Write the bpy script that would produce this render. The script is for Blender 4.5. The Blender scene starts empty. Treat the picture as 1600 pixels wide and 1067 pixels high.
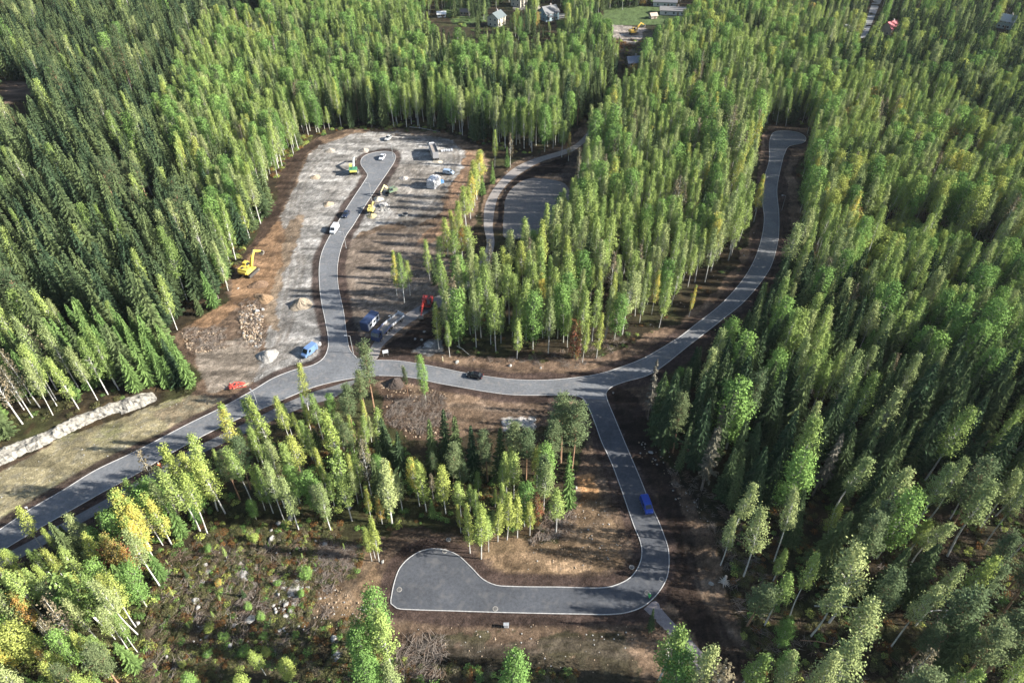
import bpy, bmesh, math, random
import numpy as np
from mathutils import Vector, Matrix, Euler
random.seed(7); RNG = np.random.default_rng(11)
R = math.radians
sc = bpy.context.scene
# ---------------------------------------------------------------- camera, sky, sun, exposure
H = 120.0; PITCH = R(40.0); FPX = 1067.0
cam = bpy.data.cameras.new("camera"); cam.sensor_width = 36; cam.lens = 36 * FPX / 1600
cam.clip_start = 0.5; cam.clip_end = 9000
camo = bpy.data.objects.new("camera", cam); sc.collection.objects.link(camo)
camo.location = (0, 0, H); camo.rotation_euler = (R(90) - PITCH, 0, 0)
sc.camera = camo
SUN_EL, SUN_AZ = 26.0, -6.0          # azimuth from +X, counter-clockwise
w = bpy.data.worlds.new("World"); sc.world = w; w.use_nodes = True
nt = w.node_tree; nt.nodes.clear()
sky = nt.nodes.new("ShaderNodeTexSky"); sky.sky_type = 'NISHITA'; sky.sun_disc = False
sky.sun_elevation = R(SUN_EL); sky.sun_rotation = R(90 - SUN_AZ)
bg = nt.nodes.new("ShaderNodeBackground"); bg.inputs[1].default_value = 0.075
wo = nt.nodes.new("ShaderNodeOutputWorld")
nt.links.new(sky.outputs[0], bg.inputs[0]); nt.links.new(bg.outputs[0], wo.inputs[0])
sl = bpy.data.lights.new("sun", 'SUN'); sl.energy = 5.0; sl.angle = R(0.5); sl.color = (1.0, 0.95, 0.87)
so = bpy.data.objects.new("sun", sl); sc.collection.objects.link(so)
sv = Vector((math.cos(R(SUN_EL)) * math.cos(R(SUN_AZ)), math.cos(R(SUN_EL)) * math.sin(R(SUN_AZ)), math.sin(R(SUN_EL))))
so.rotation_euler = sv.to_track_quat('Z', 'Y').to_euler()
sc.view_settings.view_transform = 'Standard'; sc.view_settings.look = 'None'
sc.view_settings.gamma = 1; sc.view_settings.exposure = 1.74
sc.cycles.max_bounces = 5; sc.cycles.diffuse_bounces = 3; sc.cycles.transmission_bounces = 3
sc.cycles.caustics_reflective = False; sc.cycles.caustics_refractive = False
# ---------------------------------------------------------------- pixel <-> ground
CP, SP = math.cos(PITCH), math.sin(PITCH)
def G(u, v, z=0.0):
    a = (u - 800) / FPX; b = (533.5 - v) / FPX
    dy = CP + b * SP; dz = -SP + b * CP
    t = -(H - z) / dz
    return (t * a, t * dy)
def PX(x, y, z):
    zz = z - H
    zc = y * CP - zz * SP; yc = y * SP + zz * CP
    return 800 + FPX * x / zc, 533.5 - FPX * yc / zc
def GP(s): return [G(*p) for p in s]
def pts(s):
    a = [float(t) for t in s.replace(';', ',').replace(' ', ',').split(',') if t]
    return [(a[i], a[i + 1]) for i in range(0, len(a), 2)]
def inpoly(px, py, poly):
    px = np.asarray(px, float); py = np.asarray(py, float)
    r = np.zeros(px.shape, bool); n = len(poly)
    x0 = min(p[0] for p in poly); x1 = max(p[0] for p in poly); y0 = min(p[1] for p in poly); y1 = max(p[1] for p in poly)
    m = (px >= x0) & (px <= x1) & (py >= y0) & (py <= y1)
    if not m.any(): return r
    X = px[m]; Y = py[m]; q = np.zeros(X.shape, bool); j = n - 1
    for i in range(n):
        xi, yi = poly[i]; xj, yj = poly[j]
        if yi != yj:
            c = ((yi > Y) != (yj > Y)) & (X < (xj - xi) * (Y - yi) / (yj - yi) + xi); q ^= c
        j = i
    r[m] = q; return r
def dist_line(px, py, line, maxd=30):
    d = np.full(px.shape, 1e9)
    for (ax, ay), (bx, by) in zip(line[:-1], line[1:]):
        m = (px > min(ax, bx) - maxd) & (px < max(ax, bx) + maxd) & (py > min(ay, by) - maxd) & (py < max(ay, by) + maxd)
        if not m.any(): continue
        X = px[m]; Y = py[m]; L = (bx - ax) ** 2 + (by - ay) ** 2 + 1e-9
        t = np.clip(((X - ax) * (bx - ax) + (Y - ay) * (by - ay)) / L, 0, 1)
        d[m] = np.minimum(d[m], np.hypot(X - ax - t * (bx - ax), Y - ay - t * (by - ay)))
    return d
def vnoise(x, y, s, seed=0):
    g = np.random.default_rng(seed).random((256, 256))
    X = np.asarray(x) / s + 1000.3; Y = np.asarray(y) / s + 1000.7
    xi = np.floor(X).astype(int); yi = np.floor(Y).astype(int); fx = X - xi; fy = Y - yi
    fx = fx * fx * (3 - 2 * fx); fy = fy * fy * (3 - 2 * fy)
    a = g[xi % 256, yi % 256]; b = g[(xi + 1) % 256, yi % 256]; c = g[xi % 256, (yi + 1) % 256]; d = g[(xi + 1) % 256, (yi + 1) % 256]
    return (a * (1 - fx) + b * fx) * (1 - fy) + (c * (1 - fx) + d * fx) * fy
def fbm(x, y, s, seed=0):
    return (vnoise(x, y, s, seed) + .5 * vnoise(x, y, s / 2.1, seed + 1) + .25 * vnoise(x, y, s / 4.3, seed + 2)) / 1.75
def smooth(pl, step=0.8, closed=False):
    out = []; n = len(pl)
    for i in range(n if closed else n - 1):
        p1 = Vector(pl[i]); p2 = Vector(pl[(i + 1) % n])
        p0 = Vector(pl[(i - 1) % n]) if (closed or i > 0) else p1 * 2 - p2
        p3 = Vector(pl[(i + 2) % n]) if (closed or i < n - 2) else p2 * 2 - p1
        # centripetal Catmull-Rom
        k = max(1, int((p2 - p1).length / step))
        t0 = 0; t1 = t0 + max(1e-4, (p1 - p0).length ** .5); t2 = t1 + max(1e-4, (p2 - p1).length ** .5); t3 = t2 + max(1e-4, (p3 - p2).length ** .5)
        for j in range(k):
            t = t1 + (t2 - t1) * j / k
            A1 = (t1 - t) / (t1 - t0) * p0 + (t - t0) / (t1 - t0) * p1
            A2 = (t2 - t) / (t2 - t1) * p1 + (t - t1) / (t2 - t1) * p2
            A3 = (t3 - t) / (t3 - t2) * p2 + (t - t2) / (t3 - t2) * p3
            B1 = (t2 - t) / (t2 - t0) * A1 + (t - t0) / (t2 - t0) * A2
            B2 = (t3 - t) / (t3 - t1) * A2 + (t - t1) / (t3 - t1) * A3
            q = (t2 - t) / (t2 - t1) * B1 + (t - t1) / (t2 - t1) * B2
            out.append((q.x, q.y))
    if not closed: out.append(tuple(pl[-1]))
    return out
# ---------------------------------------------------------------- traced outlines (photo pixels, turned into ground metres)
E1 = pts("-60,862 0,827 45,797 100,765 147,736 212,705 295,662 350,635 400,607 425,592 457,579 490,570 505,560 512,546 513,530 508,500 502,470 499,440 499,415 503,395 514,371 537,333 553,308 569,284 574,274 569,265 564,257 566,247 576,241 597,237 612,238 618,244 616,253 608,266 591,291 569,324 552,352 541,368 531,395 527,422 529,450 537,488 542,525 547,547 557,559")
E2 = pts("587,563 621,564 650,568 686,574.5 727,583 759,588 800,593 850,594 900,590 937,584 975,572 1005,560 1061,527 1087,507 1125,477 1157,442 1177,410 1190,372 1194,342 1191,310 1194,280 1201,255 1212,206 1245,207 1258,214 1256,223 1233,229 1226,240 1220,262 1214,297 1217,335 1216,372 1207,410 1198,428 1162,472 1125,502 1080,537 1015,585 975,597 955,605 947,614 949,625 960,652 980,700 1000,747 1012,777 1030,817 1037,835 1044,857 1045,887 1040,907 1025,930 1005,947 982,956 955,959.5 900,959 800,957 700,954 640,952 620,950 611,943 612,930 617,907 625,887 640,871 660,860 680,857 695,859 715,867 737,887 755,905 775,914 800,916 875,917 942,918 962,914 985,902 999,882 1003,862 1000,845 990,820 970,762 955,722 940,690 930,662 920,638 910,622 893,617.5 870,617.5 800,617 759,612 719,605 680,598 654,592 621,588 592,587")
E3 = pts("592,587 560,590 525,596 490,605 450,621 415,636 400,642 345,667 300,690 250,718 212,741 162,768 125,789 67,822 20,850 -60,900")
PATHU = pts("560,592 540,597 515,605 490,612 455,626 430,638 400,653 350,677 300,702 250,731 212,753 165,780 125,802 60,838 0,870 -60,905")
PATHL = pts("-60,932 0,890 60,856 125,818 165,796 212,769 250,746 300,716 350,692 400,669 430,655 465,640 490,631 520,622 535,613 552,600")
PAVE2 = pts("1006,951 1024,938 1037,955 1062,982 1082,1002 1104,1026 1135,1065 1160,1100 1125,1100 1095,1060 1062,1015 1040,985")
ACC = pts("557,559 570,557 581,540 593,524 621,499 654,479 700,452 740,420 760,385 756,353 758,321 765,305 776,289 801,264.5 830,250 879,235 897,227 916,209 930,185 950,165 962,160 950,182 935,205 915,222 892,238 846,253 814,271 797,284 781,303 775,318 770,353 772,385 752,432 705,470 662,492 637,507 612,527 597,542 587,562")
PARK = pts("786,355 788,330 789,315 797,298 814,284 830,279 855,280 882,287 890,310 870,345 830,370 790,372")
ROCKT = pts("-60,738 0,707 70,680 137,647 207,624 240,614")
ROCKB = pts("-60,760 0,732 32,715 92,687 155,657 212,642 246,626")
gE1, gE2, gE3 = smooth(GP(E1)), smooth(GP(E2)), smooth(GP(E3))
ROAD = gE1 + gE2 + gE3[1:]
gPU, gPL = smooth(GP(PATHU)), smooth(GP(PATHL))
FOOT = gPU + gPL
gACC = smooth(GP(ACC), closed=True); gPAVE2 = smooth(GP(PAVE2)); gPARK = smooth(GP(PARK), closed=True)
SOIL = [pts(s) for s in (
 "497,214 540,203 620,200 700,209 750,228 765,250 750,300 740,360 720,430 700,470 690,485 680,548 760,560 850,566 930,560 1000,530 1060,505 1120,455 1160,400 1178,350 1180,300 1192,210 1205,196 1265,200 1262,228 1245,260 1258,330 1243,385 1220,430 1155,508 1100,548 1030,600 1012,640 1020,700 1062,748 1090,795 1120,870 1145,950 1175,1020 1200,1100 1080,1100 1040,1060 980,1060 900,1050 650,1045 560,960 490,930 520,880 580,850 640,820 740,845 760,868 880,850 870,800 895,760 915,690 895,640 860,650 860,665 760,670 690,690 600,655 590,600 530,598 470,615 400,650 250,728 130,793 0,875 -60,900 -60,745 92,690 246,630 300,618 320,590 285,560 275,520 320,495 360,475 355,440 368,415 405,360 430,310 435,262 465,228",
 "755,355 752,320 765,290 800,255 830,243 880,228 905,200 930,175 950,160 965,165 940,210 905,240 895,275 890,300 850,345 790,365", "0,125 40,128 62,140 25,158 0,168",
 "925,40 1000,45 1040,65 1000,82 940,78", "1335,385 1400,398 1392,420 1338,408", "1472,415 1525,428 1492,447")]
VIS = [pts(s) for s in (
 "497,216 540,206 620,203 700,213 745,232 728,262 712,300 700,330 665,362 612,368 604,420 612,470 690,478 672,500 676,552 590,562 500,560 470,600 420,640 370,640 318,590 290,560 288,527 320,505 365,480 362,440 372,420 410,365 432,310 440,270 470,232",
 "676,548 760,560 850,565 930,558 1000,526 1060,500 1115,455 1155,400 1174,350 1176,300 1192,210 1212,203 1258,207 1262,228 1240,260 1234,330 1226,380 1206,428 1150,490 1100,527 1030,578 960,600 900,625 800,622 680,603 590,592",
 "590,560 590,592 530,596 470,612 400,645 250,722 130,788 0,862 0,720 92,675 246,618 300,618 360,625 420,600 500,560",
 "905,615 960,600 1000,612 1008,690 1036,748 1062,790 1080,860 1095,930 1110,985 1085,990 1060,975 1030,940 985,965 860,968 640,962 600,950 590,900 625,845 700,848 760,868 880,850 895,800 910,760 930,700 915,650",
 "600,595 680,607 880,622 850,650 800,655 720,660 690,680 650,690 600,650", "310,880 400,840 500,835 570,862 590,900 600,950 640,965 900,970 990,975 1005,1030 900,1040 650,1035 620,1000 540,940 500,1000 420,1000 300,1000 250,980 265,930",
 "768,350 760,320 772,290 800,262 830,247 880,230 908,203 922,207 903,240 892,270 880,300 845,325 790,340",
 "962,42 1030,48 1018,60 1000,68 962,58", "960,24 1035,20 1035,28 960,32", "1045,10 1070,10 1070,26 1045,26", "760,16 793,16 793,38 760,38", "843,10 882,10 882,33 843,33", "796,-10 822,-10 822,14 796,14",
 "684,16 700,16 702,26 684,26", "712,27 756,30 754,38 716,38", "980,85 998,85 998,104 980,104", "1378,36 1400,36 1400,52 1378,50", "1317,37 1328,37 1328,47 1317,47",
 "1364,-5 1384,-5 1352,60 1338,60", "1558,25 1580,25 1580,48 1558,48", "0,127 40,130 58,140 25,156 0,164", "1340,388 1395,398 1390,412 1340,406", "1480,420 1518,430 1492,442")]
# ---------------------------------------------------------------- height of the ground
gRT = GP(ROCKT); gRB = GP(ROCKB)
def zline(p):   # signed side of the rock line: positive behind it
    (ax, ay), (bx, by) = gRT[1], gRT[-1]
    L = math.hypot(bx - ax, by - ay)
    X, Y = p
    s = (-(X - ax) * (by - ay) + (Y - ay) * (bx - ax)) / L
    t = ((X - ax) * (bx - ax) + (Y - ay) * (by - ay)) / L / L
    return s, t
def sst(a, b, x):
    t = np.clip((x - a) / (b - a), 0, 1); return t * t * (3 - 2 * t)
def gz(x, y):
    x = np.asarray(x, float); y = np.asarray(y, float)
    s, t = zline((x, y))
    z = 1.3 * sst(0.0, 1.5, s) * sst(1.12, 0.95, t) * sst(90, 20, s)
    return z
# ---------------------------------------------------------------- materials
MATS = {}
def nodes(m): return m.node_tree.nodes, m.node_tree.links
def newmat(name):
    m = bpy.data.materials.new(name); m.use_nodes = True; return m, m.node_tree.nodes["Principled BSDF"]
def noise_col(m, b, c0, c1, scale, rough=.9, bump=0, detail=6, coord='Object', socket=None, lo=.35, hi=.65):
    N, L = nodes(m)
    tc = N.new("ShaderNodeTexCoord"); n = N.new("ShaderNodeTexNoise"); n.inputs['Scale'].default_value = scale; n.inputs['Detail'].default_value = detail
    L.new(tc.outputs[coord], n.inputs['Vector'])
    r = N.new("ShaderNodeValToRGB"); r.color_ramp.elements[0].position = lo; r.color_ramp.elements[1].position = hi
    r.color_ramp.elements[0].color = (*c0, 1); r.color_ramp.elements[1].color = (*c1, 1)
    L.new(n.outputs[0], r.inputs[0]); L.new(r.outputs[0], b.inputs['Base Color'])
    b.inputs['Roughness'].default_value = rough
    if bump:
        bp = N.new("ShaderNodeBump"); bp.inputs['Strength'].default_value = bump; bp.inputs['Distance'].default_value = .05
        L.new(n.outputs[0], bp.inputs['Height']); L.new(bp.outputs[0], b.inputs['Normal'])
    return n, r
def M(name, col, rough=.6, metal=0, var=.25, scale=6, bump=0):
    if name in MATS: return MATS[name]
    m, b = newmat(name)
    noise_col(m, b, tuple(c * (1 - var) for c in col), tuple(min(1, c * (1 + var * .6)) for c in col), scale, rough, bump)
    b.inputs['Metallic'].default_value = metal; MATS[name] = m; return m
def leafmat(name, c, c2=None, var=.35, c3=None, trans=.16):
    if name in MATS: return MATS[name]
    m = bpy.data.materials.new(name); m.use_nodes = True; N, L = nodes(m); N.clear()
    out = N.new("ShaderNodeOutputMaterial"); d = N.new("ShaderNodeBsdfDiffuse"); t = N.new("ShaderNodeBsdfTranslucent"); mx = N.new("ShaderNodeMixShader")
    mx.inputs[0].default_value = trans
    oi = N.new("ShaderNodeObjectInfo"); geo = N.new("ShaderNodeNewGeometry")
    r = N.new("ShaderNodeValToRGB"); e = r.color_ramp.elements
    c2 = c2 or tuple(x * .75 for x in c)
    e[0].color = (*c2, 1); e[1].color = (*c, 1); e[0].position = .1; e[1].position = .9
    L.new(oi.outputs['Random'], r.inputs[0])
    mp = N.new("ShaderNodeMapRange"); mp.inputs[3].default_value = 1 - var; mp.inputs[4].default_value = 1 + var
    L.new(geo.outputs['Random Per Island'], mp.inputs[0])
    mul = N.new("ShaderNodeVectorMath"); mul.operation = 'SCALE'
    L.new(r.outputs[0], mul.inputs[0]); L.new(mp.outputs[0], mul.inputs['Scale'])
    src = mul.outputs[0]
    if c3:
        tc = N.new("ShaderNodeTexCoord"); nz = N.new("ShaderNodeTexNoise"); nz.inputs['Scale'].default_value = .55; L.new(tc.outputs['Object'], nz.inputs[0])
        m2 = N.new("ShaderNodeMapRange"); m2.inputs[1].default_value = .42; m2.inputs[2].default_value = .62; L.new(nz.outputs[0], m2.inputs[0])
        mc = N.new("ShaderNodeMix"); mc.data_type = 'RGBA'; L.new(m2.outputs[0], mc.inputs[0]); L.new(src, mc.inputs[6]); mc.inputs[7].default_value = (*c3, 1); src = mc.outputs[2]
    L.new(src, d.inputs[0]); L.new(src, t.inputs[0])
    L.new(d.outputs[0], mx.inputs[1]); L.new(t.outputs[0], mx.inputs[2]); L.new(mx.outputs[0], out.inputs[0])
    MATS[name] = m; return m
LF = dict(
 birch=leafmat("birch_leaf", (.268, .335, .100), (.165, .235, .070)), birch_pale=leafmat("birch_leaf_pale", (.275, .312, .130), (.190, .240, .095)),
 aspen=leafmat("aspen_leaf", (.175, .280, .075), (.110, .195, .055)), yellow=leafmat("yellow_leaf", (.50, .40, .09), (.38, .36, .09), c3=(.22, .29, .08)),
 lime=leafmat("yellow_green_leaf", (.31, .34, .09), (.24, .30, .08)), orange=leafmat("orange_leaf", (.36, .20, .06), (.30, .20, .07), c3=(.26, .27, .08)),
 red=leafmat("red_leaf", (.25, .08, .05), (.19, .08, .05), c3=(.14, .16, .06)), brown=leafmat("withered_leaf", (.17, .14, .09), (.12, .11, .07), trans=.15),
 spruce=leafmat("spruce_needle", (.096, .126, .052), (.038, .064, .034), trans=.1), spruce_light=leafmat("young_spruce_needle", (.150, .225, .070), (.10, .17, .052), trans=.15),
 spruce_dry=leafmat("dry_spruce_twig", (.13, .12, .10), (.10, .095, .07), trans=.05), pine=leafmat("pine_needle", (.135, .168, .078), (.085, .122, .06), trans=.15),
 shrub=leafmat("shrub_leaf", (.12, .115, .05), (.06, .065, .03)), shrub_rust=leafmat("shrub_leaf_rust", (.17, .09, .035), (.10, .06, .03)))
def barkmat(name, c0, c1, sc_=3):
    m, b = newmat(name); noise_col(m, b, c0, c1, sc_, .9); MATS[name] = m; return m
BARK = dict(birch=barkmat("birch_bark", (.30, .29, .26), (.62, .61, .57), 4), spruce=barkmat("spruce_bark", (.10, .08, .065), (.20, .17, .15)),
            pine=barkmat("pine_bark", (.17, .10, .06), (.34, .20, .12)), aspen=barkmat("aspen_bark", (.22, .22, .18), (.42, .43, .36)))
# ---------------------------------------------------------------- mesh helpers
def link(o): sc.collection.objects.link(o); return o
def mesh_np(name, V, F, mats=(), smooth_=False, mi=None):
    V = np.asarray(V, float); me = bpy.data.meshes.new(name)
    F = list(F)
    me.from_pydata([tuple(v) for v in V], [], [tuple(f) for f in F]) if len(V) < 60000 else _fast(me, V, np.asarray(F))
    for m in mats: me.materials.append(m)
    if mi is not None: me.polygons.foreach_set("material_index", np.asarray(mi, np.int32))
    if smooth_: me.polygons.foreach_set("use_smooth", np.ones(len(me.polygons), bool))
    me.update(); return me
def _fast(me, V, F):
    me.vertices.add(len(V)); me.vertices.foreach_set("co", V.astype(np.float32).ravel())
    k = F.shape[1]; me.loops.add(F.size); me.loops.foreach_set("vertex_index", F.astype(np.int32).ravel())
    me.polygons.add(len(F)); me.polygons.foreach_set("loop_start", np.arange(0, F.size, k, dtype=np.int32)); me.polygons.foreach_set("loop_total", np.full(len(F), k, np.int32))
class MB:
    def __init__(s): s.V = []; s.F = []
    def add(s, V, F):
        o = len(s.V); s.V += [tuple(v) for v in V]; s.F += [tuple(i + o for i in f) for f in F]; return s
    def box(s, c, d, rz=0, taper=1.0, bev=0.0, rx=0, ry=0):
        bm = bmesh.new(); bmesh.ops.create_cube(bm, size=1)
        for v in bm.verts:
            k = taper if v.co.z > 0 else 1
            v.co = Vector((v.co.x * d[0] * k, v.co.y * d[1] * k, v.co.z * d[2]))
        if bev: bmesh.ops.bevel(bm, geom=bm.edges[:], offset=bev, segments=1, affect='EDGES')
        m = Matrix.Translation(c) @ Euler((rx, ry, rz)).to_matrix().to_4x4(); bm.transform(m)
        bm.verts.ensure_lookup_table()
        s.add([v.co for v in bm.verts], [[v.index for v in f.verts] for f in bm.faces]); bm.free(); return s
    def tube(s, path, rads, n=6, cap=True):
        V = []; F = []; P = [Vector(p) for p in path]
        if not hasattr(rads, '__len__'): rads = [rads] * len(P)
        for i, p in enumerate(P):
            d = (P[min(i + 1, len(P) - 1)] - P[max(i - 1, 0)]).normalized()
            a = d.cross(Vector((0, 0, 1)) if abs(d.z) < .9 else Vector((1, 0, 0))).normalized(); b = d.cross(a)
            for k in range(n):
                t = 2 * math.pi * k / n; V.append(p + (a * math.cos(t) + b * math.sin(t)) * rads[i])
        for i in range(len(P) - 1):
            for k in range(n): F.append((i * n + k, i * n + (k + 1) % n, (i + 1) * n + (k + 1) % n, (i + 1) * n + k))
        if cap: F.append(tuple(range(n))); F.append(tuple((len(P) - 1) * n + k for k in reversed(range(n))))
        return s.add(V, F)
    def cyl(s, c, r, h, n=14, axis='z', r2=None):
        c = Vector(c); a = {'x': Vector((1, 0, 0)), 'y': Vector((0, 1, 0)), 'z': Vector((0, 0, 1))}[axis]
        return s.tube([c - a * h / 2, c + a * h / 2], [r, r if r2 is None else r2], n)
    def prism(s, poly, y0, y1):      # side profile in x,z extruded across y
        n = len(poly); V = [(x, y0, z) for x, z in poly] + [(x, y1, z) for x, z in poly]
        F = [tuple(range(n)), tuple(reversed(range(n, 2 * n)))] + [(i, i + n, (i + 1) % n + n, (i + 1) % n) for i in range(n)]
        return s.add(V, F)
    def build(s, name, mat, parent=None, smooth_=False):
        me = mesh_np(name, s.V, s.F, [mat], smooth_)
        bm = bmesh.new(); bm.from_mesh(me); bmesh.ops.recalc_face_normals(bm, faces=bm.faces); bm.to_mesh(me); bm.free()
        if smooth_:
            me.polygons.foreach_set("use_smooth", np.ones(len(me.polygons), bool))
        o = bpy.data.objects.new(name, me); link(o)
        if parent: o.parent = parent
        return o
def tag(o, label=None, cat=None, group=None, kind=None):
    if label: o['label'] = label
    if cat: o['category'] = cat
    if group: o['group'] = group
    if kind: o['kind'] = kind
    return o
def thing(name, label, cat, u, v, rz=0, group=None, xy=None):
    x, y = xy or G(u, v); z = float(gz(x, y))
    o = bpy.data.objects.new(name, None); link(o); o.location = (x, y, z); o.rotation_euler = (0, 0, rz); o.empty_display_size = .5
    return tag(o, label, cat, group)
def heading(a, b):
    p, q = G(*a), G(*b); return math.atan2(q[1] - p[1], q[0] - p[0])
# ---------------------------------------------------------------- ground sheet
def axis(lo, hi, step, far, grow=1.18):
    c = list(np.arange(lo, hi + step, step)); s = step
    while c[-1] < far: s *= grow; c.append(c[-1] + s)
    s = step
    while c[0] > -far: s *= grow; c.insert(0, c[0] - s)
    return np.array(c)
ys = [36.0]; 
while ys[-1] < 620: ys.append(ys[-1] + 0.42 * max(1, ys[-1] / 110))
s_ = 2.0
while ys[-1] < 4000: s_ *= 1.2; ys.append(ys[-1] + s_)
s_ = .6
while ys[0] > -600: s_ *= 1.3; ys.insert(0, ys[0] - s_)
ys = np.array(ys)
xs = axis(-130, 130, 0.55, 4000, 1.035)
GX, GY = np.meshgrid(xs, ys); nx, ny = len(xs), len(ys)
gx, gy = GX.ravel(), GY.ravel()
near = (gy > 40) & (gy < 620) & (np.abs(gx) < 420)
wx = gx + (fbm(gx, gy, 6, 1) - .5) * 3.2 + (vnoise(gx, gy, 1.3, 9) - .5) * 1.0; wy = gy + (fbm(gx, gy, 6, 5) - .5) * 3.2 + (vnoise(gx, gy, 1.3, 10) - .5) * 1.0
col = np.zeros((len(gx), 3)); n1 = fbm(gx, gy, 9, 20); n2 = fbm(gx, gy, 2.2, 30); n3 = vnoise(gx, gy, .9, 40)
def mixc(mask, c, amt=1.0):
    a = (np.asarray(mask, float) * amt)[:, None]; col[:] = col * (1 - a) + np.array(c) * a
def P_(s, warp=1): return inpoly(wx if warp else gx, wy if warp else gy, GP(s if not isinstance(s, str) else pts(s)))
col[:] = (.034, .027, .016); mixc(sst(.45, .7, n1), (.042, .044, .018)); mixc(sst(.6, .75, n2), (.07, .048, .026), .7)
far = sst(560, 700, gy) + sst(330, 420, np.abs(gx)); mixc(np.clip(far, 0, 1), (.04, .06, .022))
soil = np.zeros(len(gx), bool)
for s in SOIL: soil |= P_(s)
mixc(soil, (.128, .088, .058)); mixc(soil & (n1 > .5), (.095, .066, .046), .8); mixc(soil * sst(.6, .8, n2), (.19, .14, .10), .5)
# rough clearing in the lower left: shrubs, brush, thin soil
m = P_("240,880 330,840 450,820 570,850 575,880 520,900 490,960 470,1100 150,1100 230,980"); mixc(m, (.050, .039, .026)); mixc(m * sst(.45, .6, n2), (.055, .055, .024)); mixc(m * sst(.55, .7, n1), (.105, .08, .055), .8); mixc(m * sst(.72, .8, n1), (.24, .21, .17), .8)
mixc(P_("420,900 470,905 470,935 430,935"), (.42, .39, .33), .8); mixc(P_("350,880 400,880 400,915 350,905"), (.30, .26, .22), .6)
mixc(P_("430,1000 560,985 980,985 1010,1100 400,1100") & (n2 > .45), (.05, .045, .025), .9); mixc(P_("650,1015 990,1020 990,1100 600,1100"), (.045, .038, .024), .85)
# site gravel and its patches
m = P_("545,208 600,206 660,207 700,217 724,232 722,262 706,285 690,310 680,330 640,345 600,352 560,365 545,380 500,420 505,470 515,540 495,562 470,568 440,600 405,606 390,585 415,560 420,520 413,500 425,440 428,400 437,345 452,312 468,275 482,244 505,222")
mixc(m, (.245, .232, .212)); mixc(m * sst(.5, .7, n2), (.30, .288, .268), .7); mixc(m & (n1 > .52), (.205, .19, .17), .7)
m = P_("620,255 700,262 690,330 640,360 560,420 548,480 610,476 680,440 600,300"); mixc(m, (.19, .168, .143), .8); mixc(m * sst(.5, .7, n2), (.25, .23, .20), .5)
mixc(P_("533,380 600,360 690,350 700,440 690,470 600,500 560,540 545,520 540,470 532,430"), (.17, .135, .105), .85)
mixc(P_("470,420 500,420 512,530 480,545 440,520 432,470"), (.21, .2, .185), .9)
mixc(P_("425,440 432,400 440,380 452,345 475,335 480,345 460,390 440,430 432,520 412,505"), (.20, .145, .095), .9)
mixc(P_("366,420 405,372 432,345 448,360 440,410 425,440 420,470 400,470 362,490 300,540 285,530 300,505 362,470"), (.19, .118, .068), .95)
mixc(P_("500,222 545,208 560,203 620,201 700,209 750,230 770,265 745,262 724,236 700,216 600,204 545,211 505,226"), (.20, .138, .09), .9)
mixc(P_("726,236 750,245 745,300 715,345 690,372 650,385 690,335 706,290 722,262"), (.20, .125, .078), .9)
mixc(P_("372,425 372,410 405,360 430,310 437,262 470,228 500,214 502,222 480,240 466,272 450,310 434,343 400,382"), (.050, .034, .024), .95)  # dark bank strip: tree shade as well as topsoil put into the colour
mixc(P_("300,545 400,520 410,560 395,600 330,612 310,580"), (.24, .205, .165), .8)
mixc(P_("590,600 640,603 650,630 700,650 690,690 640,690 600,655"), (.095, .062, .042), .9); mixc(P_("785,655 835,655 838,668 785,668"), (.36, .34, .31), .9)
# tan grass slope above the main road
m = P_("-60,765 0,735 92,690 246,630 300,618 355,622 345,636 295,658 212,700 147,731 100,760 45,792 -60,850"); mixc(m, (.215, .185, .110)); mixc(m * sst(.5, .68, n1), (.175, .172, .085), .8); mixc(m & P_("240,640 300,618 360,620 345,640 270,672"), (.19, .15, .10), .8); mixc(m * sst(.66, .72, n3), (.30, .27, .19), .7)
# bank soils in the curve of the southern road
mixc(P_("760,830 880,850 900,760 925,740 950,800 975,850 975,885 940,900 800,900 750,870"), (.19, .13, .078), .85); mixc(P_("905,740 925,735 935,775 910,790"), (.30, .165, .075), .8)
mixc(P_("490,880 580,850 600,880 590,950 600,975 480,960"), (.17, .115, .068), .85); mixc(P_("850,560 930,560 1000,530 1060,505 1120,455 1160,400 1178,350 1180,300 1192,210 1200,210 1180,360 1150,430 1060,515 980,560 900,580 760,575 700,560"), (.17, .115, .078), .7)
mixc(P_("1010,690 1050,760 1080,850 1100,940 1130,930 1110,860 1080,790 1050,745"), (.13, .09, .06), .9)
# topsoil verges along the kerbs, black where fresh
dR = np.full(len(gx), 1e9); dR[near] = dist_line(gx[near], gy[near], ROAD, 8)
dF = np.full(len(gx), 1e9); dF[near] = dist_line(gx[near], gy[near], FOOT, 6)
wv = 2.3 + (n1 - .5) * 2.0
mixc(sst(.5, -.3, dR - wv) * sst(330, 290, gy + 0 * gx), (.052, .036, .030), .93)
mixc(sst(.4, -.2, dF - 1.2), (.060, .040, .032), .9)
inroad = inpoly(gx, gy, ROAD)
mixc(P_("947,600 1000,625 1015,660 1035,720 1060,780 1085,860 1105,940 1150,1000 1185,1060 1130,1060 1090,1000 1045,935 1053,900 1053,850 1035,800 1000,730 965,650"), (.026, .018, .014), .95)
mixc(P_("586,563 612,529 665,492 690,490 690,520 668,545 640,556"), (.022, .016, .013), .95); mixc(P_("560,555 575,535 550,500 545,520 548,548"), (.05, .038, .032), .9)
mixc(P_("645,550 668,532 695,530 695,552 660,556"), (.17, .165, .155), .9)
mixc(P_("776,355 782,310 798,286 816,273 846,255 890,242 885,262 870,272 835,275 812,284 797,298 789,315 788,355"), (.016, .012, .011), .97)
mixc(P_("892,240 905,232 950,185 960,190 930,240 905,280 885,285 870,275"), (.06, .047, .040), .9)
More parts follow.
